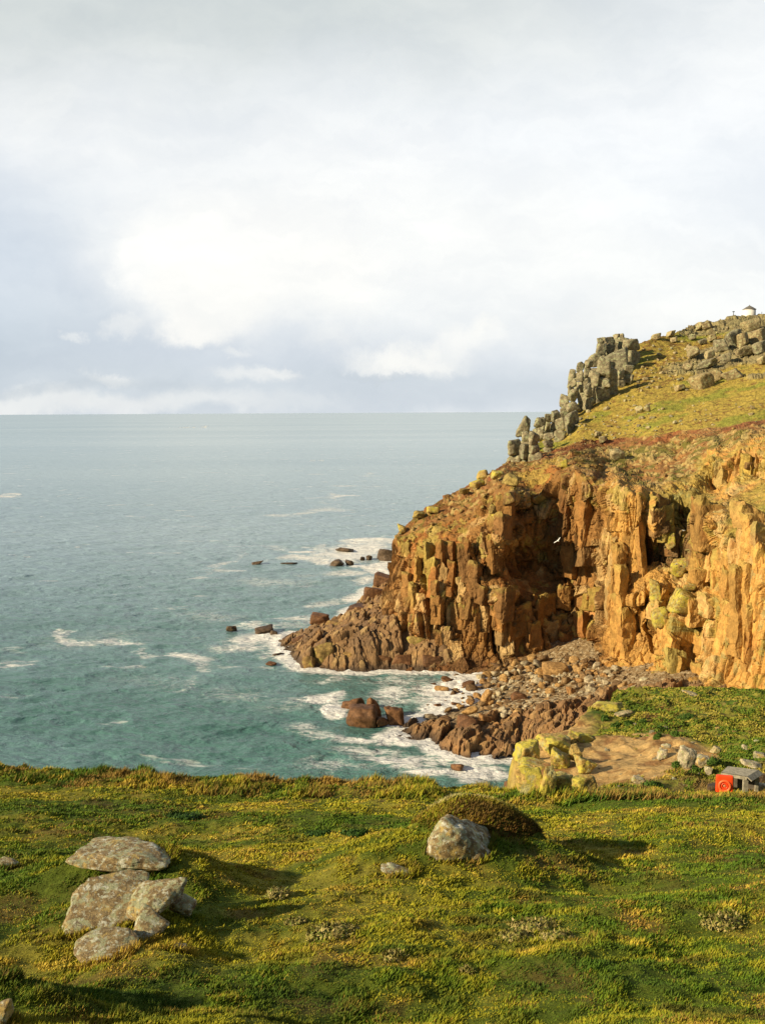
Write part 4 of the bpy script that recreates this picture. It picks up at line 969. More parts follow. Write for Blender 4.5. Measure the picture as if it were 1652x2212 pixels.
# outcrops and loose rocks of the hillside and cliff edge
HR = ((1455, 733, 15, 9, 'small grey rock near the skyline, third from the high tor'), (1512, 704, 28, 16, 'large dark-sided boulder on the skyline halfway up the hill'), (1527, 702, 20, 15, 'grey boulder touching the large skyline boulder'),
      (1448, 720, 20, 12, 'round boulder standing on the skyline'), (1418, 726, 26, 11, 'long flat rock on the skyline nearest the high tor'), (1494, 728, 17, 12, 'pale rock just below the skyline boulder'),
      (1496, 758, 26, 30, 'tall pale outcrop alone on the mid slope'), (1517, 737, 20, 12, 'pale rock above the tall outcrop'), (1537, 729, 20, 12, 'pale slab on the upper slope'),
      (1556, 743, 34, 30, 'pale square outcrop with a reddish shaded side'), (1533, 766, 22, 24, 'bright pale block left of a dark hollow'), (1584, 733, 42, 36, 'wide pale crag below the white round hut'),
      (1603, 731, 28, 40, 'upright grey crag face with a vertical crack'), (1622, 703, 40, 24, 'dark overhanging rock just under the hut'), (1632, 727, 40, 30, 'big flat-faced grey crag at the right edge'),
      (1525, 786, 44, 16, 'long whitish slab sloping across the mid hillside'), (1549, 777, 18, 11, 'little whitish rock at the upper end of the long slab'), (1566, 771, 24, 20, 'cracked pale rock under the square outcrop'),
      (1516, 824, 44, 34, 'large grey leaning slab half sunk in the grass'), (1547, 811, 26, 22, 'split grey block right of the large leaning slab'), (1585, 807, 48, 21, 'oval boulder lying alone on the right-hand grass'),
      (1642, 777, 24, 20, 'blocky rock by the right edge above the grass'), (1467, 836, 24, 13, 'low slab with a dark slit under it'), (1486, 791, 24, 14, 'squared brown rock in the middle of the slope'),
      (1398, 880, 15, 15, 'round tan rock, right one of a pair low on the slope'), (1380, 883, 18, 17, 'tan rock, left one of a pair low on the slope'), (1605, 757, 40, 22, 'cream ledge of rock below the cracked crag'),
      (1640, 750, 30, 24, 'cream rock at the right edge below the big crag'), (1333, 981, 32, 26, 'big tilted boulder on the red earth band'), (1213, 998, 26, 20, 'yellowish block on the cliff edge below the ridge'),
      (1042, 1024, 28, 18, 'yellow-topped block standing up on the sea cliff skyline'), (1070, 1024, 32, 20, 'second yellow block on the sea cliff skyline'), (1104, 1036, 38, 26, 'big tan block on the sea cliff near its top'),
      (1030, 1045, 30, 18, 'low block left of the yellow skyline blocks'), (1000, 1060, 26, 14, 'small flat block on the sloping cliff skyline'), (905, 1110, 30, 16, 'rounded block at the left shoulder of the cliff'), (868, 1142, 22, 20, 'mossy knob at the outermost left corner of the cliff top'),
      (935, 1100, 26, 14, 'greenish block on the left cliff skyline'), (1098, 1075, 34, 26, 'golden block capping the shaded buttress'), (1082, 1120, 36, 22, 'bright yellow lichened block on the buttress'), (1066, 1100, 22, 20, 'small block left of the golden cap'),
      (1300, 948, 20, 12, 'pointed stone at the left end of the red band'), (1290, 938, 16, 12, 'stone just above the pointed one by the red band'), (1615, 1005, 22, 16, 'tan rock below the right end of the red band'),
      (1447, 1166, 22, 34, 'upright lime-yellow pinnacle on the broken cliff'), (1415, 1275, 26, 58, 'bright yellow rounded slab set in the broken cliff'), (1425, 1335, 40, 46, 'square grey-green block wedged in the cliff'), (1478, 1300, 64, 56, 'huge green-brown slab tilted out of the broken cliff'), (1488, 1268, 30, 20, 'small yellow block resting on the tilted slab'),
      (1465, 1225, 44, 44, 'grey-green lichened knob below the lime-yellow pinnacle'))
for i, (X, Y, w_, h_, lab) in enumerate(HR):
    mt = M_hillrock
    if Y > 985: mt = M_clifftop
    if 'lime' in lab or 'yellow' in lab or 'mossy' in lab or 'green' in lab: mt = M_golden
    if any(k in lab for k in ('pale', 'cream', 'whitish', 'crag')): mt = M_stack if i % 2 else M_hillrock
    cliffy = Y > 1140
    placed('hillside_rock' if Y < 985 else 'cliff_edge_rock', mt, X, Y, w_, h_, on='head', seed=800+i, label=lab, cat='rock', group='outcrops and rocks on the hillside' if Y < 985 else 'blocks standing out on the cliff',
           sub=4, p=20, boxy=.55, noise=.07, depth=.75, rot=(0, -.3 if Y < 985 else random.uniform(-.2, .2), random.uniform(-.5, .5)))
ht = []
for k in range(10):
    V, Fc = rock_shape(900+k, 3, planes=8, p=18, boxy=.5, noise=.06); ht.append([mesh_np('hillside_rock', V, Fc, mt, link=False).data for mt in (M_hillrock, M_stack, M_clifftop)])
rs = np.random.RandomState(5); k = 0; tries = 0; used = [(a, b, c2*.5) for a, b, c2, d_, e in HR]
while k < 290 and tries < 20000:
    tries += 1
    zone = rs.choice([0, 1, 2, 3], p=[.36, .18, .20, .26])
    if zone == 0: X, Y = rs.uniform(1370, 1650), rs.uniform(700, 840)
    elif zone == 1: X, Y = rs.uniform(1240, 1420), rs.uniform(800, 950)
    elif zone == 2: X, Y = rs.uniform(1120, 1650), rs.uniform(860, 1060)
    else: X, Y = rs.uniform(860, 1110), rs.uniform(1030, 1200)
    ty = np.interp(X, *zip(*TOP))
    if Y < ty+5 or (zone == 0 and Y > 1040-.62*(X-1100)+55) or (zone == 1 and Y > np.interp(X, *zip(*RL))-5) or (zone == 2 and Y > np.interp(X, *zip(*CT))+10) or (zone == 3 and Y > np.interp(X, *zip(*CT))+25): continue
    s = rs.choice([4, 6, 8, 12], p=[.35, .35, .2, .1])
    if any((X-a)**2+(Y-b)**2 < (c2+s*.5)**2 for a, b, c2 in used): continue
    used.append((X, Y, s*.5)); k += 1
    q = on_head(X, Y); r = s*q[1]/F/2; mi = 2 if zone == 3 or (zone == 2 and Y > np.interp(X, *zip(*RL))) else rs.choice([0, 1], p=[.7, .3])
    o = bpy.data.objects.new('hillside_rock' if zone != 3 else 'cliff_edge_rock', ht[rs.randint(10)][mi]); col.objects.link(o)
    o.location = (q[0], q[1], q[2]+r*.15); o.rotation_euler = (rs.uniform(-.3, .3), rs.uniform(-.5, .1), rs.uniform(0, 6)); o.scale = (r*1.2, r, r*rs.uniform(.6, 1.0))
    size = {4: 'tiny', 6: 'small', 8: 'medium', 12: 'large'}[int(s)]
    where = ('scattered over the rocky upper hillside' if X > 1500 else 'scattered on the slope right of the high tor') if zone == 0 else 'strewn on the grass just right of the pinnacles' if zone == 1 else ('lying on the grass slope above the red earth band' if Y < np.interp(X, *zip(*RL)) else 'on the scrubby slope under the red earth band') if zone == 2 else ('in the rubble near the top left of the sea cliff' if X < 990 else 'in the rubble slope above the shaded buttress')
    setp(o, '%s %s rock %s' % (size, ('brownish', 'grey', 'ochre')[mi], where), 'rock', 'loose rocks on the headland')

# rocks of the near headland
for i, (X, Y, w_, h_, mt, lab) in enumerate((
    (1141, 1622, 40, 46, M_golden, 'yellow lichened square block, outermost at the upper left of the headland'), (1202, 1604, 60, 46, M_golden, 'largest yellow-green sloping slab on top of the lichened rocks'),
    (1207, 1638, 44, 44, M_golden, 'rounded yellow block below the largest slab'), (1241, 1628, 26, 34, M_golden, 'small mustard block right of the rounded yellow one'), (1263, 1652, 36, 36, M_golden, 'brownish lichened boulder beside the sandy scar'),
    (1143, 1682, 52, 56, M_golden, 'massive golden block at the lower left corner over the surf'), (1181, 1686, 26, 54, M_golden, 'narrow golden column right of the massive corner block'), (1208, 1690, 44, 46, M_golden, 'golden block with mossy top above the field scrub'),
    (1262, 1692, 40, 34, M_golden, 'lichened boulder half buried at the lower edge of the sandy scar'), (1234, 1594, 22, 28, M_golden, 'thin greyish slab standing at the top of the yellow rocks'), (1261, 1592, 28, 22, M_golden, 'small pale block at the left rim of the scar'),
    (1150, 1650, 56, 18, M_golden, 'flat yellow ledge stone between the upper and lower blocks'), (1310, 1524, 52, 22, M_golden, 'moss-capped rock at the upper left rim of the green mound'), (1347, 1541, 42, 22, M_pale, 'pale sandy boulder embedded above the scar'),
    (1485, 1636, 36, 50, M_pale, 'tall whitish boulder, largest of those behind the orange lifebuoy'), (1518, 1641, 42, 28, M_pale, 'white angular boulder with an ochre stain'), (1546, 1620, 24, 19, M_pale, 'smaller white boulder above the ochre-stained one'),
    (1431, 1629, 26, 24, M_pale, 'pale boulder at the right rim of the sandy scar'), (1437, 1611, 22, 13, M_pale, 'flat pale stone on top of the rim boulder'), (1607, 1614, 12, 16, M_pale, 'thin white stone standing in the green turf'),
    (1638, 1631, 26, 18, M_pale, 'whitish stone near the right edge above the timber shelter'), (1620, 1649, 46, 18, M_pale, 'low pale ledge stone just behind the timber shelter'), (1528, 1664, 18, 20, M_pale, 'small tan stone under the white boulders'),
    (1375, 1684, 26, 18, M_pale, 'pale stone below the sandy scar'), (1490, 1497, 36, 11, M_pale, 'whitish outcrop on top of the green mound'), (1645, 1700, 24, 20, M_pale, 'grey stone at the right edge beside the timber shelter'),
    (1643, 1678, 34, 34, M_darkrock, 'dark rounded boulder in shade right of the timber shelter'), (1540, 1700, 26, 22, M_darkrock, 'dark stone in the grass left of the orange lifebuoy'))):
    if mt is M_golden: w_, h_ = w_*1.25, h_*1.15
    placed('headland_rock', mt, X, Y, w_, h_, on='land', seed=1000+i, label=lab, cat='rock', group='rocks of the near headland', sub=5, p=20, boxy=.6, planes=12, noise=.07, nscale=2.6, depth=.85, rot=(0, random.uniform(-.15, .25), random.uniform(-.4, .4)))

rs = np.random.RandomState(77)
for i in range(46):
    X, Y = rs.uniform(1290, 1648), rs.uniform(1560, 1705)
    q = gpt(X, Y, 40, 92); s_ = rs.choice([5, 7, 10]); r_ = s_*q[1]/F/2; k_ = rs.randint(10)
    pale = rs.rand() < .6
    o = bpy.data.objects.new('bank_stone', ht[k_][1 if pale else 2]); col.objects.link(o); o.location = q; o.rotation_euler = rs.uniform(-.4, .4, 3); o.scale = (r_*1.3, r_, r_*.8)
    setp(o, '%s %s stone %s' % ({5: 'tiny', 7: 'small', 10: 'larger'}[int(s_)], 'grey' if pale else 'ochre', 'scattered over the sandy scar left of the white boulders' if X < 1470 else 'in the green turf above the timber shelter' if Y < 1640 else 'in the rough bank just around the timber shelter'), 'stone', 'loose stones on the headland bank')

# stones in the field
for i, (X, Y, w_, h_, y, lab, kw) in enumerate((
    (996, 1834, 178, 166, 21.1, 'big lichen-spotted boulder standing in front of the turf-capped hummock', dict(hzf=1.1, depth=.8, p=6, boxy=.7, planes=9, noise=.10, nscale=1.8, rot=(.1, .1, .2))),
    (264, 1842, 214, 78, None, 'low domed rock with white lichen cap, upper one of the left hummock', dict(hzf=.9, depth=.75, p=7, boxy=.2, noise=.12, rot=(0, .12, 0))),
    (352, 1846, 64, 30, None, 'low shoulder of rock at the right of the domed one', dict(hzf=.42, depth=.98, p=7, boxy=.2, noise=.10)),
    (228, 1948, 176, 112, None, 'broad cracked slab, left piece of the lower outcrop', dict(hzf=.34, depth=.98, p=8, boxy=.5, noise=.10, rot=(.35, .0, .2))),
    (215, 1985, 150, 70, None, 'lower lip of the broad cracked slab', dict(hzf=.34, depth=.98, p=8, boxy=.4, noise=.10, rot=(.3, 0, 0))),
    (325, 1942, 124, 110, None, 'rounded middle piece of the lower outcrop', dict(hzf=.34, depth=.98, p=8, boxy=.4, noise=.10, rot=(.35, 0, -.3))),
    (328, 1996, 104, 84, None, 'bulging lowest right piece of the lower outcrop', dict(hzf=.34, depth=.98, p=7, boxy=.3, noise=.09, rot=(.3, .3, -.5))),
    (395, 1950, 56, 88, None, 'narrow fin of rock at the right of the lower outcrop', dict(hzf=.34, depth=.98, p=8, boxy=.5, noise=.09, rot=(.3, .1, -.2))),
    (230, 2042, 140, 60, None, 'separate flat white-spotted rock below the outcrop', dict(hzf=.34, depth=.98, p=7, boxy=.3, noise=.09, rot=(.2, 0, 0))),
    (388, 2048, 34, 24, None, 'small stone in the grass right of the flat rock', dict(depth=.8, p=7, noise=.08)),
    (862, 1880, 78, 24, None, 'low pinkish stone in the turf left of the big boulder', dict(depth=.6, p=9, boxy=.5, noise=.08, rot=(0, .25, 0))),
    (14, 1866, 46, 24, None, 'small stone at the left edge beside the hummock', dict(depth=.8, p=8, noise=.08)),
    (-8, 2190, 76, 90, None, 'brown lichened rock cut by the lower left corner', dict(depth=.9, p=8, boxy=.4, noise=.09)),
    (12, 2108, 30, 24, None, 'small pale stone on the dark bank in the lower left', dict(depth=.8, p=8, noise=.08)))):
    placed('field_stone', M_fore, X, Y, w_, h_, y=y, on='land', seed=1100+i, label=lab, cat='rock', group='stones in the grass field', sub=6, sink=.30, **kw)
print('rocks')

# ================================================================== grass
def blades(name, x, y, L, W, lean, colr, sway=.5, seed=0, label=None, cat='grass', seg=False):
    n = len(x); r = np.random.RandomState(seed); z, dr = ground(x, y); ok = dr > -.5
    x, y, z, L, W, colr, lean = [a[ok] for a in (x, y, z, L, W, colr, lean)]; n = len(x)
    a = r.uniform(0, 2*np.pi, n); bx, by = np.cos(a)*W/2, np.sin(a)*W/2
    l = lean*r.uniform(.4, 1.3, n); th = r.normal(.1, .9, n)
    dx, dy = np.cos(th)*l*L, np.sin(th)*l*L; h = L*np.sqrt(np.clip(1-l*l, .12, 1))
    B = np.stack([x, y, z-.015], -1)
    v0 = B+np.stack([-bx, -by, 0*x], -1); v1 = B+np.stack([bx, by, 0*x], -1); v2 = B+np.stack([dx, dy, h], -1)
    V = np.stack([v0, v1, v2], 1).reshape(-1, 3); Fc = np.arange(3*n).reshape(n, 3)
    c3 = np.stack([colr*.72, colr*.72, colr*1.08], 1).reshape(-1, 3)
    return setp(mesh_np(name, V, Fc, M_blade, c3, smooth=False), label, cat, kind='stuff')
def polar(n, y0, y1, a0, a1, seed):
    r = np.random.RandomState(seed); y = y0*(y1/y0)**r.uniform(0, 1, n); a = r.uniform(a0, a1, n); return a*y, y
OCC = [(o.location[0], o.location[1]) for o in col.objects if o.name.startswith('field_stone')]
def bladecol(x, y, seed, dry=0.0):
    r = np.random.RandomState(seed); p_ = p2(x, y); a, b_ = fieldtone(p_); n = len(x)
    f = fbm(p_*np.array([2.2, 4.0, 1]), 4, 441)+r.normal(0, .16, n)
    t = p_*np.array([.10, .22, 0]); g_ = fbm(t, 3, 443)
    c = np.zeros((n, 3))+np.array([.115, .175, .014])
    c = mixc(c, (.30, .29, .022), sstep(f*.8+a*1.3+g_*1.0, -.2, .4))
    c = mixc(c, (.50, .38, .055), sstep(f*1.0+a*1.0+b_*.6+dry, .38, .85))
    c = mixc(c, (.30, .18, .045), sstep(r.normal(0, .5, n)+b_*1.4-a*.4+dry*.5, .62, 1.0)*.85)
    c = mixc(c, (.065, .14, .014), sstep(-f*.6-a-g_*.7, .2, .55)*.8)
    k = fbm(p_*np.array([1.3, 2.2, 1])+31, 4, 445); k2 = fbm(p_*np.array([.16, .35, 1])+11, 3, 446)
    c = mixc(c, (.105, .075, .022), sstep(k+r.normal(0, .12, n)+k2*.4, .22, .5)*.6)          # dead brown thatch
    c = mixc(c, (.045, .085, .014), sstep(-k-k2*.8+r.normal(0, .1, n), .26, .6)*.6)            # dense dark green
    return c*np.array([1.22, 1.20, 1.1])*r.uniform(.75, 1.25, (n, 1))
n = 760000
x, y = polar(n, 8.8, 47, -.47, .50, 1); m = y < edge_y(x)+4; x, y = x[m], y[m]; n = len(x)
cl_ = fbm(p2(x, y)*2.2, 3, 451)
L = np.clip(.055+.07*cl_+.04*fbm(p2(x, y)*4.5, 2, 453)+.03*fbm(p2(x, y)*.5, 2, 452), .03, .18)*np.random.RandomState(2).uniform(.6, 1.4, n)
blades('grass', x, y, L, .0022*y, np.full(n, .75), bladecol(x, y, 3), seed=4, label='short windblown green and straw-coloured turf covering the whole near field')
# the shaggy lip of long grass along the edge
r = np.random.RandomState(21); n = 110000
x = r.uniform(-20, 21, n); e = edge_y(x); k = r.uniform(0, 1, n); y = e-4.2+5.2*k**.8
tus = fbm(p2(x, y)*.75, 3, 461); m = (tus+r.normal(0, .12, n) > -.12); x, y, tus = x[m], y[m], tus[m]; n = len(x)
c = mixc(bladecol(x, y, 23, .30), (.36, .22, .06), sstep(fbm(p2(x, y)*.6, 3, 462)+r.normal(0, .2, n), -.05, .35)*.85)
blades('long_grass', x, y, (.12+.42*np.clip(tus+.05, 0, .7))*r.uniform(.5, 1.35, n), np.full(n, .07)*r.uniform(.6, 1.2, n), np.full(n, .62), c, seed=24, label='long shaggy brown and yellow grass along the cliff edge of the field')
# scrubby grass between field and headland, and on the headland's green top
r = np.random.RandomState(31); n = 60000
x = r.uniform(3.5, 22, n); y = r.uniform(32, 48, n); tus = fbm(p2(x, y)*.8, 3, 471); m = tus+r.normal(0, .1, n) > -.1; x, y, tus = x[m], y[m], tus[m]; n = len(x)
Xp, Yp, _ = project(np.stack([x, y, ground(x, y)[0]], -1))
m = ~((np.abs(Xp-1563) < 22) & (y < 42.6) & (y > 41.0)); x, y, tus = x[m], y[m], tus[m]; n = len(x)
c = mixc(bladecol(x, y, 33, .25), (.25, .16, .06), sstep(fbm(p2(x, y)*.9, 3, 472), .0, .3)*.8)
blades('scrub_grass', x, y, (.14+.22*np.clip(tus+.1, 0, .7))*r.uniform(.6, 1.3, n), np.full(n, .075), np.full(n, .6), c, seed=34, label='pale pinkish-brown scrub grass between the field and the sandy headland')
r = np.random.RandomState(41); n = 130000
x, y = polar(n, 46, 88, .13, .46, 42); X_, Y_, _ = project(np.stack([x, y, ground(x, y)[0]], -1)); nn = fbm(p2(x, y)*.5, 3, 481)
scar = (np.hypot((X_-1380)/160, (Y_-1634)/50) < 1.0+nn*.35) | (np.hypot((X_-1310)/140, (Y_-1668)/36) < .95) | ((X_ < 1290+nn*40) & (Y_ > 1532))
m = (~scar) & (fbm(p2(x, y)*.9, 3, 482)+r.normal(0, .15, n) > -.2); x, y, X_, Y_ = x[m], y[m], X_[m], Y_[m]; n = len(x)
f = fbm(p2(x, y)*.7, 3, 483)+r.normal(0, .2, n)
c = mixc(np.zeros((n, 3))+np.array([.24, .25, .025]), (.11, .18, .02), sstep(f, -.05, .3)); c = mixc(c, (.38, .32, .06), sstep(-f, .0, .35)); c = mixc(c, (.24, .17, .06), sstep(Y_, 1660, 1700)*.5)
blades('headland_turf', x, y, r.uniform(.06, .17, n), .0028*y, np.full(n, .6), c*r.uniform(.75, 1.2, (n, 1)), seed=44, label='tufty bright green turf on top of the near headland')
# collar of long grass on the hummock behind the big boulder
r = np.random.RandomState(51); n = 16000; mx, my = MOUNDS[0][:2]
an = r.uniform(0, 2*np.pi, n); q = np.sqrt(r.uniform(0, 1, n)); x, y = mx+np.cos(an)*q*1.6, my+np.sin(an)*q*1.15
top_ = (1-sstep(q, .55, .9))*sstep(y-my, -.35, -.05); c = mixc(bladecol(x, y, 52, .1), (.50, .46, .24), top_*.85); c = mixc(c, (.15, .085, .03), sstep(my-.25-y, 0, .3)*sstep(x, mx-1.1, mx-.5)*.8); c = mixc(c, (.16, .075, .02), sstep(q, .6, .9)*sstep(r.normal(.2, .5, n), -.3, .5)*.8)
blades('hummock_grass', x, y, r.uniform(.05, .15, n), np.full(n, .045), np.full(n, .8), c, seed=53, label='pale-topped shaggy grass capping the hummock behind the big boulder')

# longer grass growing up against the stones
r = np.random.RandomState(71); fx, fy = [], []
for o in col.objects:
    if o.name.startswith('field_stone'):
        co = np.empty(len(o.data.vertices)*3); o.data.vertices.foreach_get('co', co); co = co.reshape(-1, 3)+np.array(o.location)
        gzv = ground(co[:, 0], co[:, 1])[0]; m = np.where(np.abs(co[:, 2]-gzv) < .05)[0]
        if len(m) == 0: continue
        q = co[r.choice(m, 900)]; cen = q.mean(0); d = q[:, :2]-cen[:2]; d /= np.linalg.norm(d, axis=1, keepdims=True)+1e-6; t_ = r.uniform(.0, .13, (900, 1)); fx.append(q[:, 0]+d[:, 0]*t_[:, 0]); fy.append(q[:, 1]+d[:, 1]*t_[:, 0])
x, y = np.concatenate(fx), np.concatenate(fy); n = len(x)
c = mixc(bladecol(x, y, 72), (.22, .13, .04), (r.uniform(0, 1, n) < .35)*.7)
blades('fringe_grass', x, y, r.uniform(.06, .20, n), np.full(n, .035), np.full(n, .55), c, seed=73, label='longer grass and brown stems growing up against the field stones')

# leafy cushions and withered plants
M_leaf = bpy.data.materials.new('leaf'); M_leaf.use_nodes = True; N = NT(M_leaf.node_tree)
at = N.n('ShaderNodeAttribute', attribute_name='Col'); p = N.n('ShaderNodeBsdfPrincipled', ins={'Base Color': at.outputs['Color'], 'Roughness': .7, 'Specular IOR Level': .2}); N.n('ShaderNodeOutputMaterial', ins={'Surface': p.outputs[0]})
def plant(name, X, Y, w_, h_, cols, label, group, seed, leaf=.05, n=900, y=None, flat=.55):
    r = np.random.RandomState(seed); q = gpt(X, Y+h_*.3); yy_ = q[1]; R = w_*yy_/F/2; H = max(h_*yy_/F*.5, R*.25)
    d = r.normal(size=(n, 3)); d /= np.linalg.norm(d, axis=1, keepdims=True); d[:, 2] = np.abs(d[:, 2]); rad = r.uniform(.5, 1.05, n)*(1+.35*vnoise(d*2.5+seed, seed))
    c0 = d*rad[:, None]*np.array([R, R*.8, H])
    gx_, gy_ = q[0]+c0[:, 0], yy_+c0[:, 1]; zz = ground(gx_, gy_)[0]
    base = np.stack([c0[:, 0], c0[:, 1], zz-q[2]+c0[:, 2]], -1)
    u = r.normal(size=(n, 3)); u /= np.linalg.norm(u, axis=1, keepdims=True); w2_ = np.cross(u, d); w2_ /= np.linalg.norm(w2_, axis=1, keepdims=True)+1e-6
    s = leaf*r.uniform(.6, 1.4, (n, 1)); V = np.stack([base-w2_*s*.4, base+w2_*s*.4, base+u*s+np.array([0, 0, .3])*s, ], 1).reshape(-1, 3)
    cc_ = np.asarray(cols)[r.randint(len(cols), size=n)]*r.uniform(.75, 1.2, (n, 1)); cc_ = np.repeat(cc_, 3, 0)
    o = mesh_np(name, V, np.arange(3*n).reshape(n, 3), M_leaf, cc_, smooth=False); o.location = q
    return setp(o, label, 'plant', group)
GR = [(.045, .10, .012), (.07, .14, .018), (.10, .17, .025)]
for i, (X, Y, w_, h_, lab) in enumerate(((1329, 1564, 20, 16, 'small green cushion left below the pale boulder above the scar'), (1356, 1561, 18, 12, 'small green cushion right below the pale boulder above the scar'), (1305, 1549, 20, 18, 'green cushion at the upper left rim of the scar'),
        (1428, 1573, 18, 14, 'green cushion on the upper right rim of the scar'), (1419, 1590, 16, 18, 'green tuft hanging at the right of the scar'), (1458, 1585, 20, 18, 'green cushion on bare earth right of the scar'), (1406, 1693, 48, 30, 'widest dark green cushion at the foot of the sandy scar'),
        (1461, 1652, 24, 20, 'dark green cushion left of the tall whitish boulder'), (1500, 1660, 16, 16, 'green cushion below the tall whitish boulder'), (1540, 1640, 30, 30, 'dark green bush in the shade beside the white boulders'), (1480, 1548, 44, 26, 'dark green bush on top of the green mound'), (1387, 1557, 20, 12, 'little green cushion at the top right of the scar'))):
    plant('cushion_plant', X, Y, w_, h_, GR, lab, 'green cushion plants on the near headland', 60+i, leaf=.09, n=1100)
ST = [(.34, .29, .09), (.24, .21, .05), (.15, .18, .03), (.40, .33, .13)]
for i, (X, Y, w_, h_, lab) in enumerate(((720, 2012, 120, 26, 'spreading withered pale plant left of centre in the lower field'), (1150, 1998, 120, 30, 'largest clump of withered pale plants right of the big boulder base'), (1110, 2022, 80, 26, 'small withered clump just below the largest one'), (1195, 2022, 90, 26, 'withered clump trailing to the right of the largest one'),
        (600, 1925, 60, 34, 'pale dry plant right of the rocky hummock'), (1010, 2105, 26, 12, 'tiny withered tuft in the middle of the lower field'), (850, 2070, 50, 16, 'pinkish dry tuft below the left withered plant'), (640, 1990, 50, 16, 'thin dry sprig left of the spreading withered plant'), (1560, 1990, 110, 26, 'pale dry clump in the right part of the field'))):
    plant('withered_plant', X, Y, w_, h_, ST, lab, 'withered plants in the field', 90+i, leaf=.055, n=1000)
for i, (X, Y, w_, h_, lab) in enumerate(((690, 1798, 60, 16, 'dark green leafy patch in the middle of the field'), (770, 1800, 60, 14, 'dark green patch left of the turf-capped hummock'), (400, 1766, 90, 14, 'low dark leafy patch in the left middle field'))):
    plant('leafy_weed', X, Y, w_, h_, [(.03, .075, .012), (.05, .11, .015)], lab, 'dark leafy weeds in the field', 120+i, leaf=.06, n=1400)

# ================================================================== built things
import bmesh
def bm_obj(name, bm, mat, parent=None, smooth=False):
    me = bpy.data.meshes.new(name); bm.normal_update(); bm.to_mesh(me); bm.free(); me.materials.append(mat)
    if smooth:
        for p_ in me.polygons: p_.use_smooth = True
    o = bpy.data.objects.new(name, me); col.objects.link(o)
    if parent: o.parent = parent
    return o
def boxbm(bm, c0, size, bevel=0, rot=None):
    r_ = bmesh.ops.create_cube(bm, size=1.0); vs = r_['verts']
    bmesh.ops.scale(bm, vec=size, verts=vs)
    if bevel:
        es = list({e for v_ in vs for e in v_.link_edges}); rb = bmesh.ops.bevel(bm, geom=es, offset=bevel, segments=3, profile=.6, affect='EDGES'); vs = [v_ for v_ in bm.verts if v_.is_valid and v_ in set(rb['verts']) | set(v2 for v2 in vs if v2.is_valid)]
    if rot: bmesh.ops.rotate(bm, cent=(0, 0, 0), matrix=Euler(rot).to_matrix(), verts=vs)
    bmesh.ops.translate(bm, vec=c0, verts=vs)
def lathe(prof, seg=48):
    bm = bmesh.new(); rings = []
    for r_, z in prof: rings.append([bm.verts.new((r_*math.cos(2*math.pi*i/seg), r_*math.sin(2*math.pi*i/seg), z)) for i in range(seg)])
    for a, b in zip(rings[:-1], rings[1:]):
        for i in range(seg): bm.faces.new((a[i], a[(i+1) % seg], b[(i+1) % seg], b[i]))
    for rg_, fl_ in ((rings[0], True), (rings[-1], False)):
        bm.faces.new(list(reversed(rg_)) if fl_ else rg_)
    return bm
def torus(bm, R, r, c0, seg=40, sec=12, half=False):
    rings = []
    for i in range(seg):
        a = 2*math.pi*i/seg; rings.append([bm.verts.new((c0[0]+(R+r*math.cos(b))*math.cos(a), c0[1]+r*math.sin(b), c0[2]+(R+r*math.cos(b))*math.sin(a))) for b in [2*math.pi*j/sec for j in range(sec)]])
    for i in range(seg):
        for j in range(sec): bm.faces.new((rings[i][j], rings[(i+1) % seg][j], rings[(i+1) % seg][(j+1) % sec], rings[i][(j+1) % sec]))
M_white = plain('whitewashed_render', (.80, .79, .75), .85, .05, 3); M_slate = plain('slate_roof', (.16, .15, .13), .8, .3, 4, .4)
M_orange = plain('orange_plastic', (.85, .075, .015), .38, .10, 6); M_orange2 = plain('faded_orange_plastic', (.88, .14, .04), .45, .12, 8); M_hub = plain('sun_bleached_plastic', (.55, .22, .10), .6, .15, 8)
M_wood = plain('weathered_timber', (.34, .31, .23), .9, .25, 6, .5); M_wood2 = plain('shaded_timber', (.12, .10, .075), .9, .25, 6, .5); M_metal = plain('dark_metal', (.06, .06, .055), .5, .1, 10)  # shaded_timber: darker copy of the timber, shade put into its colour
# white round hut on the hilltop
q = pt(1617, 683, 338); t = empty('round_hut', q); setp(t, 'white round hut with conical grey slate roof on the hilltop', 'hut')
bm = lathe([(2.15, -1.2), (2.15, -.2), (2.12, 2.25), (2.0, 2.25), (2.0, 2.2)]); bm_obj('wall', bm, M_white, t, True)
bm = lathe([(2.02, 2.20), (2.30, 2.22), (2.30, 2.30), (1.2, 3.02), (.12, 3.62), (.10, 3.8), (.02, 3.9)]); bm_obj('roof', bm, M_slate, t)
bm = bmesh.new(); boxbm(bm, (1.2, -1.78, 1.0), (.75, .12, 1.9)); bm_obj('door', bm, M_slate, t)
bm = bmesh.new(); boxbm(bm, (.6, -2.10, 1.3), (.5, .10, .6)); bm_obj('window', bm, M_metal, t)
t.rotation_euler = (0, 0, math.radians(120))
bm = lathe([(2.45, -1.6), (2.45, -.02), (2.35, 0.0), (.1, 0.0)]); o = bm_obj('stone_plinth', bm, M_hillrock); o.location = q; o.location[2] += -.12; setp(o, 'low grey stone plinth under the white round hut', 'plinth')
q = pt(1583, 684, 335); t = empty('telescope_post', q); setp(t, 'dark T-shaped viewing telescope post on the skyline left of the round hut', 'telescope')
bm = lathe([(.16, -.8), (.13, 0), (.10, 1.5)], 12); bm_obj('post', bm, M_metal, t)
bm = bmesh.new(); boxbm(bm, (0, 0, 1.68), (.75, .30, .30), .08); bm_obj('telescope', bm, M_metal, t)
q = pt(1644, 683, 336); t = empty('marker_post', q); setp(t, 'thin dark post on the skyline right of the round hut', 'post')
bm = lathe([(.09, -1), (.08, 1.3), (.10, 1.32), (.10, 1.45), (.02, 1.5)], 10); bm_obj('post', bm, M_metal, t)
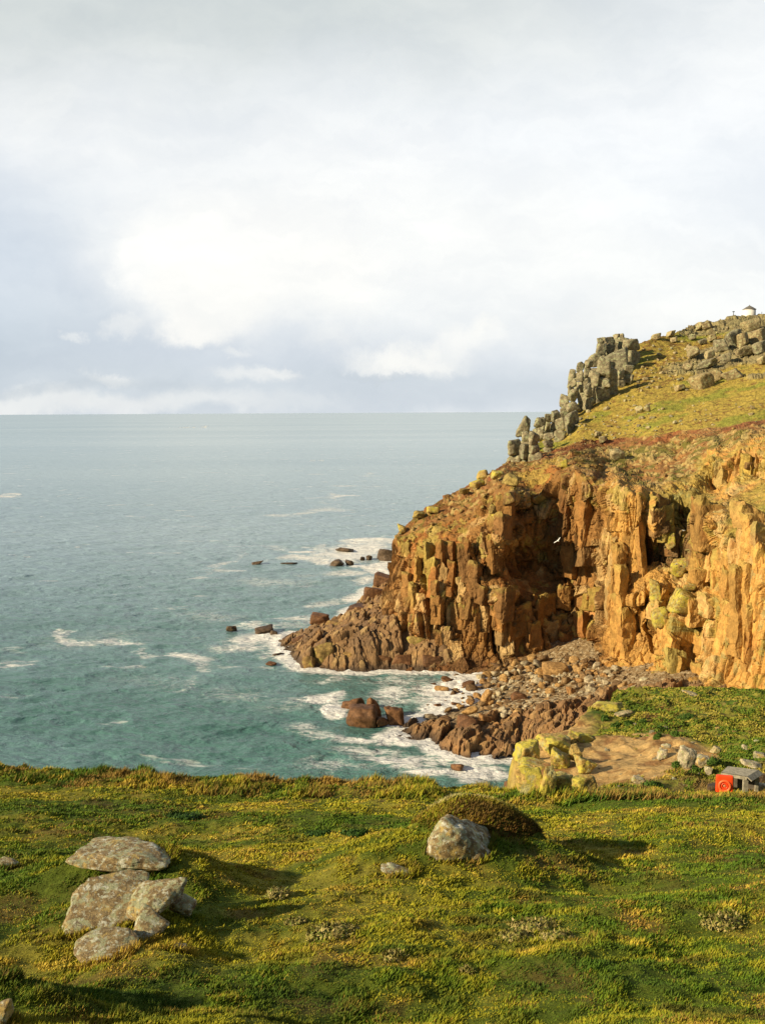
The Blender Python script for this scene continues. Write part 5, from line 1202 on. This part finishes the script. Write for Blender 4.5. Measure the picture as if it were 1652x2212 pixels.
# orange lifebuoy housing
yq = 41.8; q = pt(1563, 1719, yq); t = empty('lifebuoy_housing', q, math.radians(-14)); setp(t, 'bright orange-red lifebuoy housing with rounded corners and a moulded ring', 'lifebuoy')
k = yq/F
bm = bmesh.new(); boxbm(bm, (0, 0, 25*k), (38*k, 9*k, 42*k), 5.5*k); bm_obj('casing', bm, M_orange, t, False)
bm = bmesh.new(); torus(bm, 11.5*k, 3.0*k, (0, -4.3*k, 22*k)); bm_obj('ring', bm, M_orange2, t, True)
bm = bmesh.new(); torus(bm, 6*k, 1.6*k, (0, -4.6*k, 22*k)); bm_obj('inner_ring', bm, M_orange, t, True)
bm = bmesh.new(); bmesh.ops.create_uvsphere(bm, u_segments=24, v_segments=12, radius=3.2*k); bmesh.ops.scale(bm, vec=(1, .4, 1), verts=bm.verts); bmesh.ops.translate(bm, vec=(0, -4.7*k, 22*k), verts=bm.verts); bm_obj('hub', bm, M_hub, t, True)
bm = bmesh.new(); boxbm(bm, (0, 4*k, 0), (5*k, 4*k, 60*k)); o = bm_obj('post', bm, M_wood2, t)
t.location[2] += .05
# low timber shelter beside it
z0 = pt(1556, 1669, 43.2)[2]
def at(X, Y, z): r_ = ray(X, Y); kk = (z-EYE)/r_[2]; return Vector(r_*kk+np.array([0, 0, EYE]))
A, B, Cc, Dd = at(1556, 1669, z0), at(1612, 1678, z0), at(1637, 1663, z0), at(1571, 1655, z0)
t = empty('timber_shelter', (A.x, A.y, z0-1.0)); setp(t, 'low weathered grey timber shelter with a sloping board roof beside the lifebuoy', 'shelter')
def slab(pts, th, name, mat):
    bm = bmesh.new(); n_ = (pts[1]-pts[0]).cross(pts[2]-pts[0]).normalized(); a = [bm.verts.new(p_-t.location) for p_ in pts]; b = [bm.verts.new(p_-t.location-n_*th) for p_ in pts]
    bm.faces.new(a); bm.faces.new(list(reversed(b)))
    for i in range(len(pts)): bm.faces.new((a[i], b[i], b[(i+1) % len(pts)], a[(i+1) % len(pts)]))
    bmesh.ops.recalc_face_normals(bm, faces=bm.faces); return bm_obj(name, bm, mat, t)
dn = lambda v_, s: Vector((v_.x, v_.y, v_.z-s))
lip = Vector((0, 0, -.10))
slab([A, B, Cc, Dd], .05, 'roof_board', M_wood)
out_ = (B-A).normalized()*.42
slab([B+Vector((0, 0, .012)), B+out_*.55+Vector((0, 0, -.16)), Cc+out_*.55+Vector((0, 0, -.16)), Cc+Vector((0, 0, .012))], .05, 'side_board', M_wood)
fd = (A-Dd).normalized()
slab([A+fd*.003, dn(A, .14)+fd*.003, dn(B, .16)+fd*.003, B+fd*.003], .05, 'fascia', M_wood)
def leg(p_, w_, h_, name='leg', mat=None):
    bm = bmesh.new(); boxbm(bm, (0, 0, -h_/2), (w_, .12, h_)); o = bm_obj(name, bm, mat or M_wood, t); o.location = p_-t.location; return o
leg(B+Vector((-.02, .10, -.06)), .22, .95); leg(A+Vector((.16, .14, -.06)), .14, .95); leg(Cc+Vector((-.1, -.08, -.06)), .14, .95); leg(Dd+Vector((.1, -.06, -.06)), .14, .95)
slab([dn(Dd, .08)+Vector((0, -.1, 0)), dn(Dd, .95)+Vector((0, -.1, 0)), dn(Cc, .95)+Vector((0, -.1, 0)), dn(Cc, .08)+Vector((0, -.1, 0))], .04, 'back_panel', M_wood2)
# gulls
M_gull = plain('white_plumage', (.78, .78, .75), .8, .05, 10); M_gullg = plain('grey_plumage', (.36, .38, .40), .8, .08, 10); M_beak = plain('yellow_beak', (.6, .35, .04), .5)
def body_mesh(k, sit):
    V, Fc = ICO[3]; V = V.copy()
    x = V[:, 0]; tp = np.where(x > 0, 1-.35*x, 1-.75*np.abs(x)**1.5); V = V*np.stack([np.ones_like(x), tp, tp], -1)*np.array([.27, .085, .085])
    h = np.exp(-((x-.85)/.22)**2); V[:, 2] += h*(.09 if sit else .015); V[:, 0] += h*(.0 if sit else .04)
    return V*k, Fc
def wing(k, s):
    bm = bmesh.new(); pr = [(.12, 0, .0, .06), (.14, .22, .10, .055), (.06, .45, .10, .04), (-.10, .68, .05, .012)]; up_, dn_ = [], []
    for x, yv, zz, ch in pr:
        up_.append([bm.verts.new((x*k, s*yv*k, (zz+.018)*k)), bm.verts.new(((x-.20+ch*.2+.10*(yv > .5))*k, s*yv*k, (zz+.004)*k))]); dn_.append([bm.verts.new((x*k, s*yv*k, zz*k)), bm.verts.new(((x-.20+ch*.2+.10*(yv > .5))*k, s*yv*k, zz*k))])
    for i in range(3):
        bm.faces.new((up_[i][0], up_[i+1][0], up_[i+1][1], up_[i][1])); bm.faces.new((dn_[i][1], dn_[i+1][1], dn_[i+1][0], dn_[i][0]))
        bm.faces.new((up_[i][0], dn_[i][0], dn_[i+1][0], up_[i+1][0])); bm.faces.new((up_[i][1], up_[i+1][1], dn_[i+1][1], dn_[i][1]))
    bm.faces.new((up_[3][0], dn_[3][0], dn_[3][1], up_[3][1])); bmesh.ops.recalc_face_normals(bm, faces=bm.faces); return bm
def gull(q, k, rot, sit, label):
    t = empty('seagull', q); t.rotation_euler = rot; setp(t, label, 'gull', 'white gulls by the cliff')
    V, Fc = body_mesh(k, sit); mesh_np('body', V, Fc, M_gull, parent=t)
    bm = bmesh.new(); bmesh.ops.create_cone(bm, segments=8, radius1=.022*k, radius2=.004*k, depth=.09*k, cap_ends=True); bmesh.ops.rotate(bm, cent=(0, 0, 0), matrix=Euler((0, math.pi/2, 0)).to_matrix(), verts=bm.verts)
    bmesh.ops.translate(bm, vec=(.31*k, 0, (.07 if sit else .01)*k), verts=bm.verts); bm_obj('beak', bm, M_beak, t)
    if sit:
        for s in (-1, 1):
            V2, F2_ = ICO[2]; V2 = V2*np.array([.20, .03, .055])*k+np.array([-.04, s*.075, .02])*k; mesh_np('wing', V2, F2_, M_gullg, parent=t)
            bm = bmesh.new(); boxbm(bm, (0, s*.03*k, -.12*k), (.015*k, .015*k, .12*k)); bm_obj('leg', bm, M_beak, t)
    else:
        for s in (-1, 1): bm_obj('wing', wing(k, s), M_gull, t)
gull(pt(1204, 1168, 150), 1.0, (math.radians(38), math.radians(12), math.radians(-62)), False, 'white gull gliding with spread wings in front of the shaded cliff')
for i, (X, Y, lab) in enumerate(((1476, 1146, 'white gull perched on the tip of the lime-yellow pinnacle'), (1460, 1219, 'white gull sitting on the green lichened knob of the broken cliff'), (1474, 1286, 'white gull resting on top of the huge tilted slab'))):
    q = on_head(X, Y+4); q = pt(X, Y, q[1]-2.5); gull(q, 1.15, (0, 0, math.radians((170, 20, 185)[i])), True, lab)
print('done', len(col.objects))
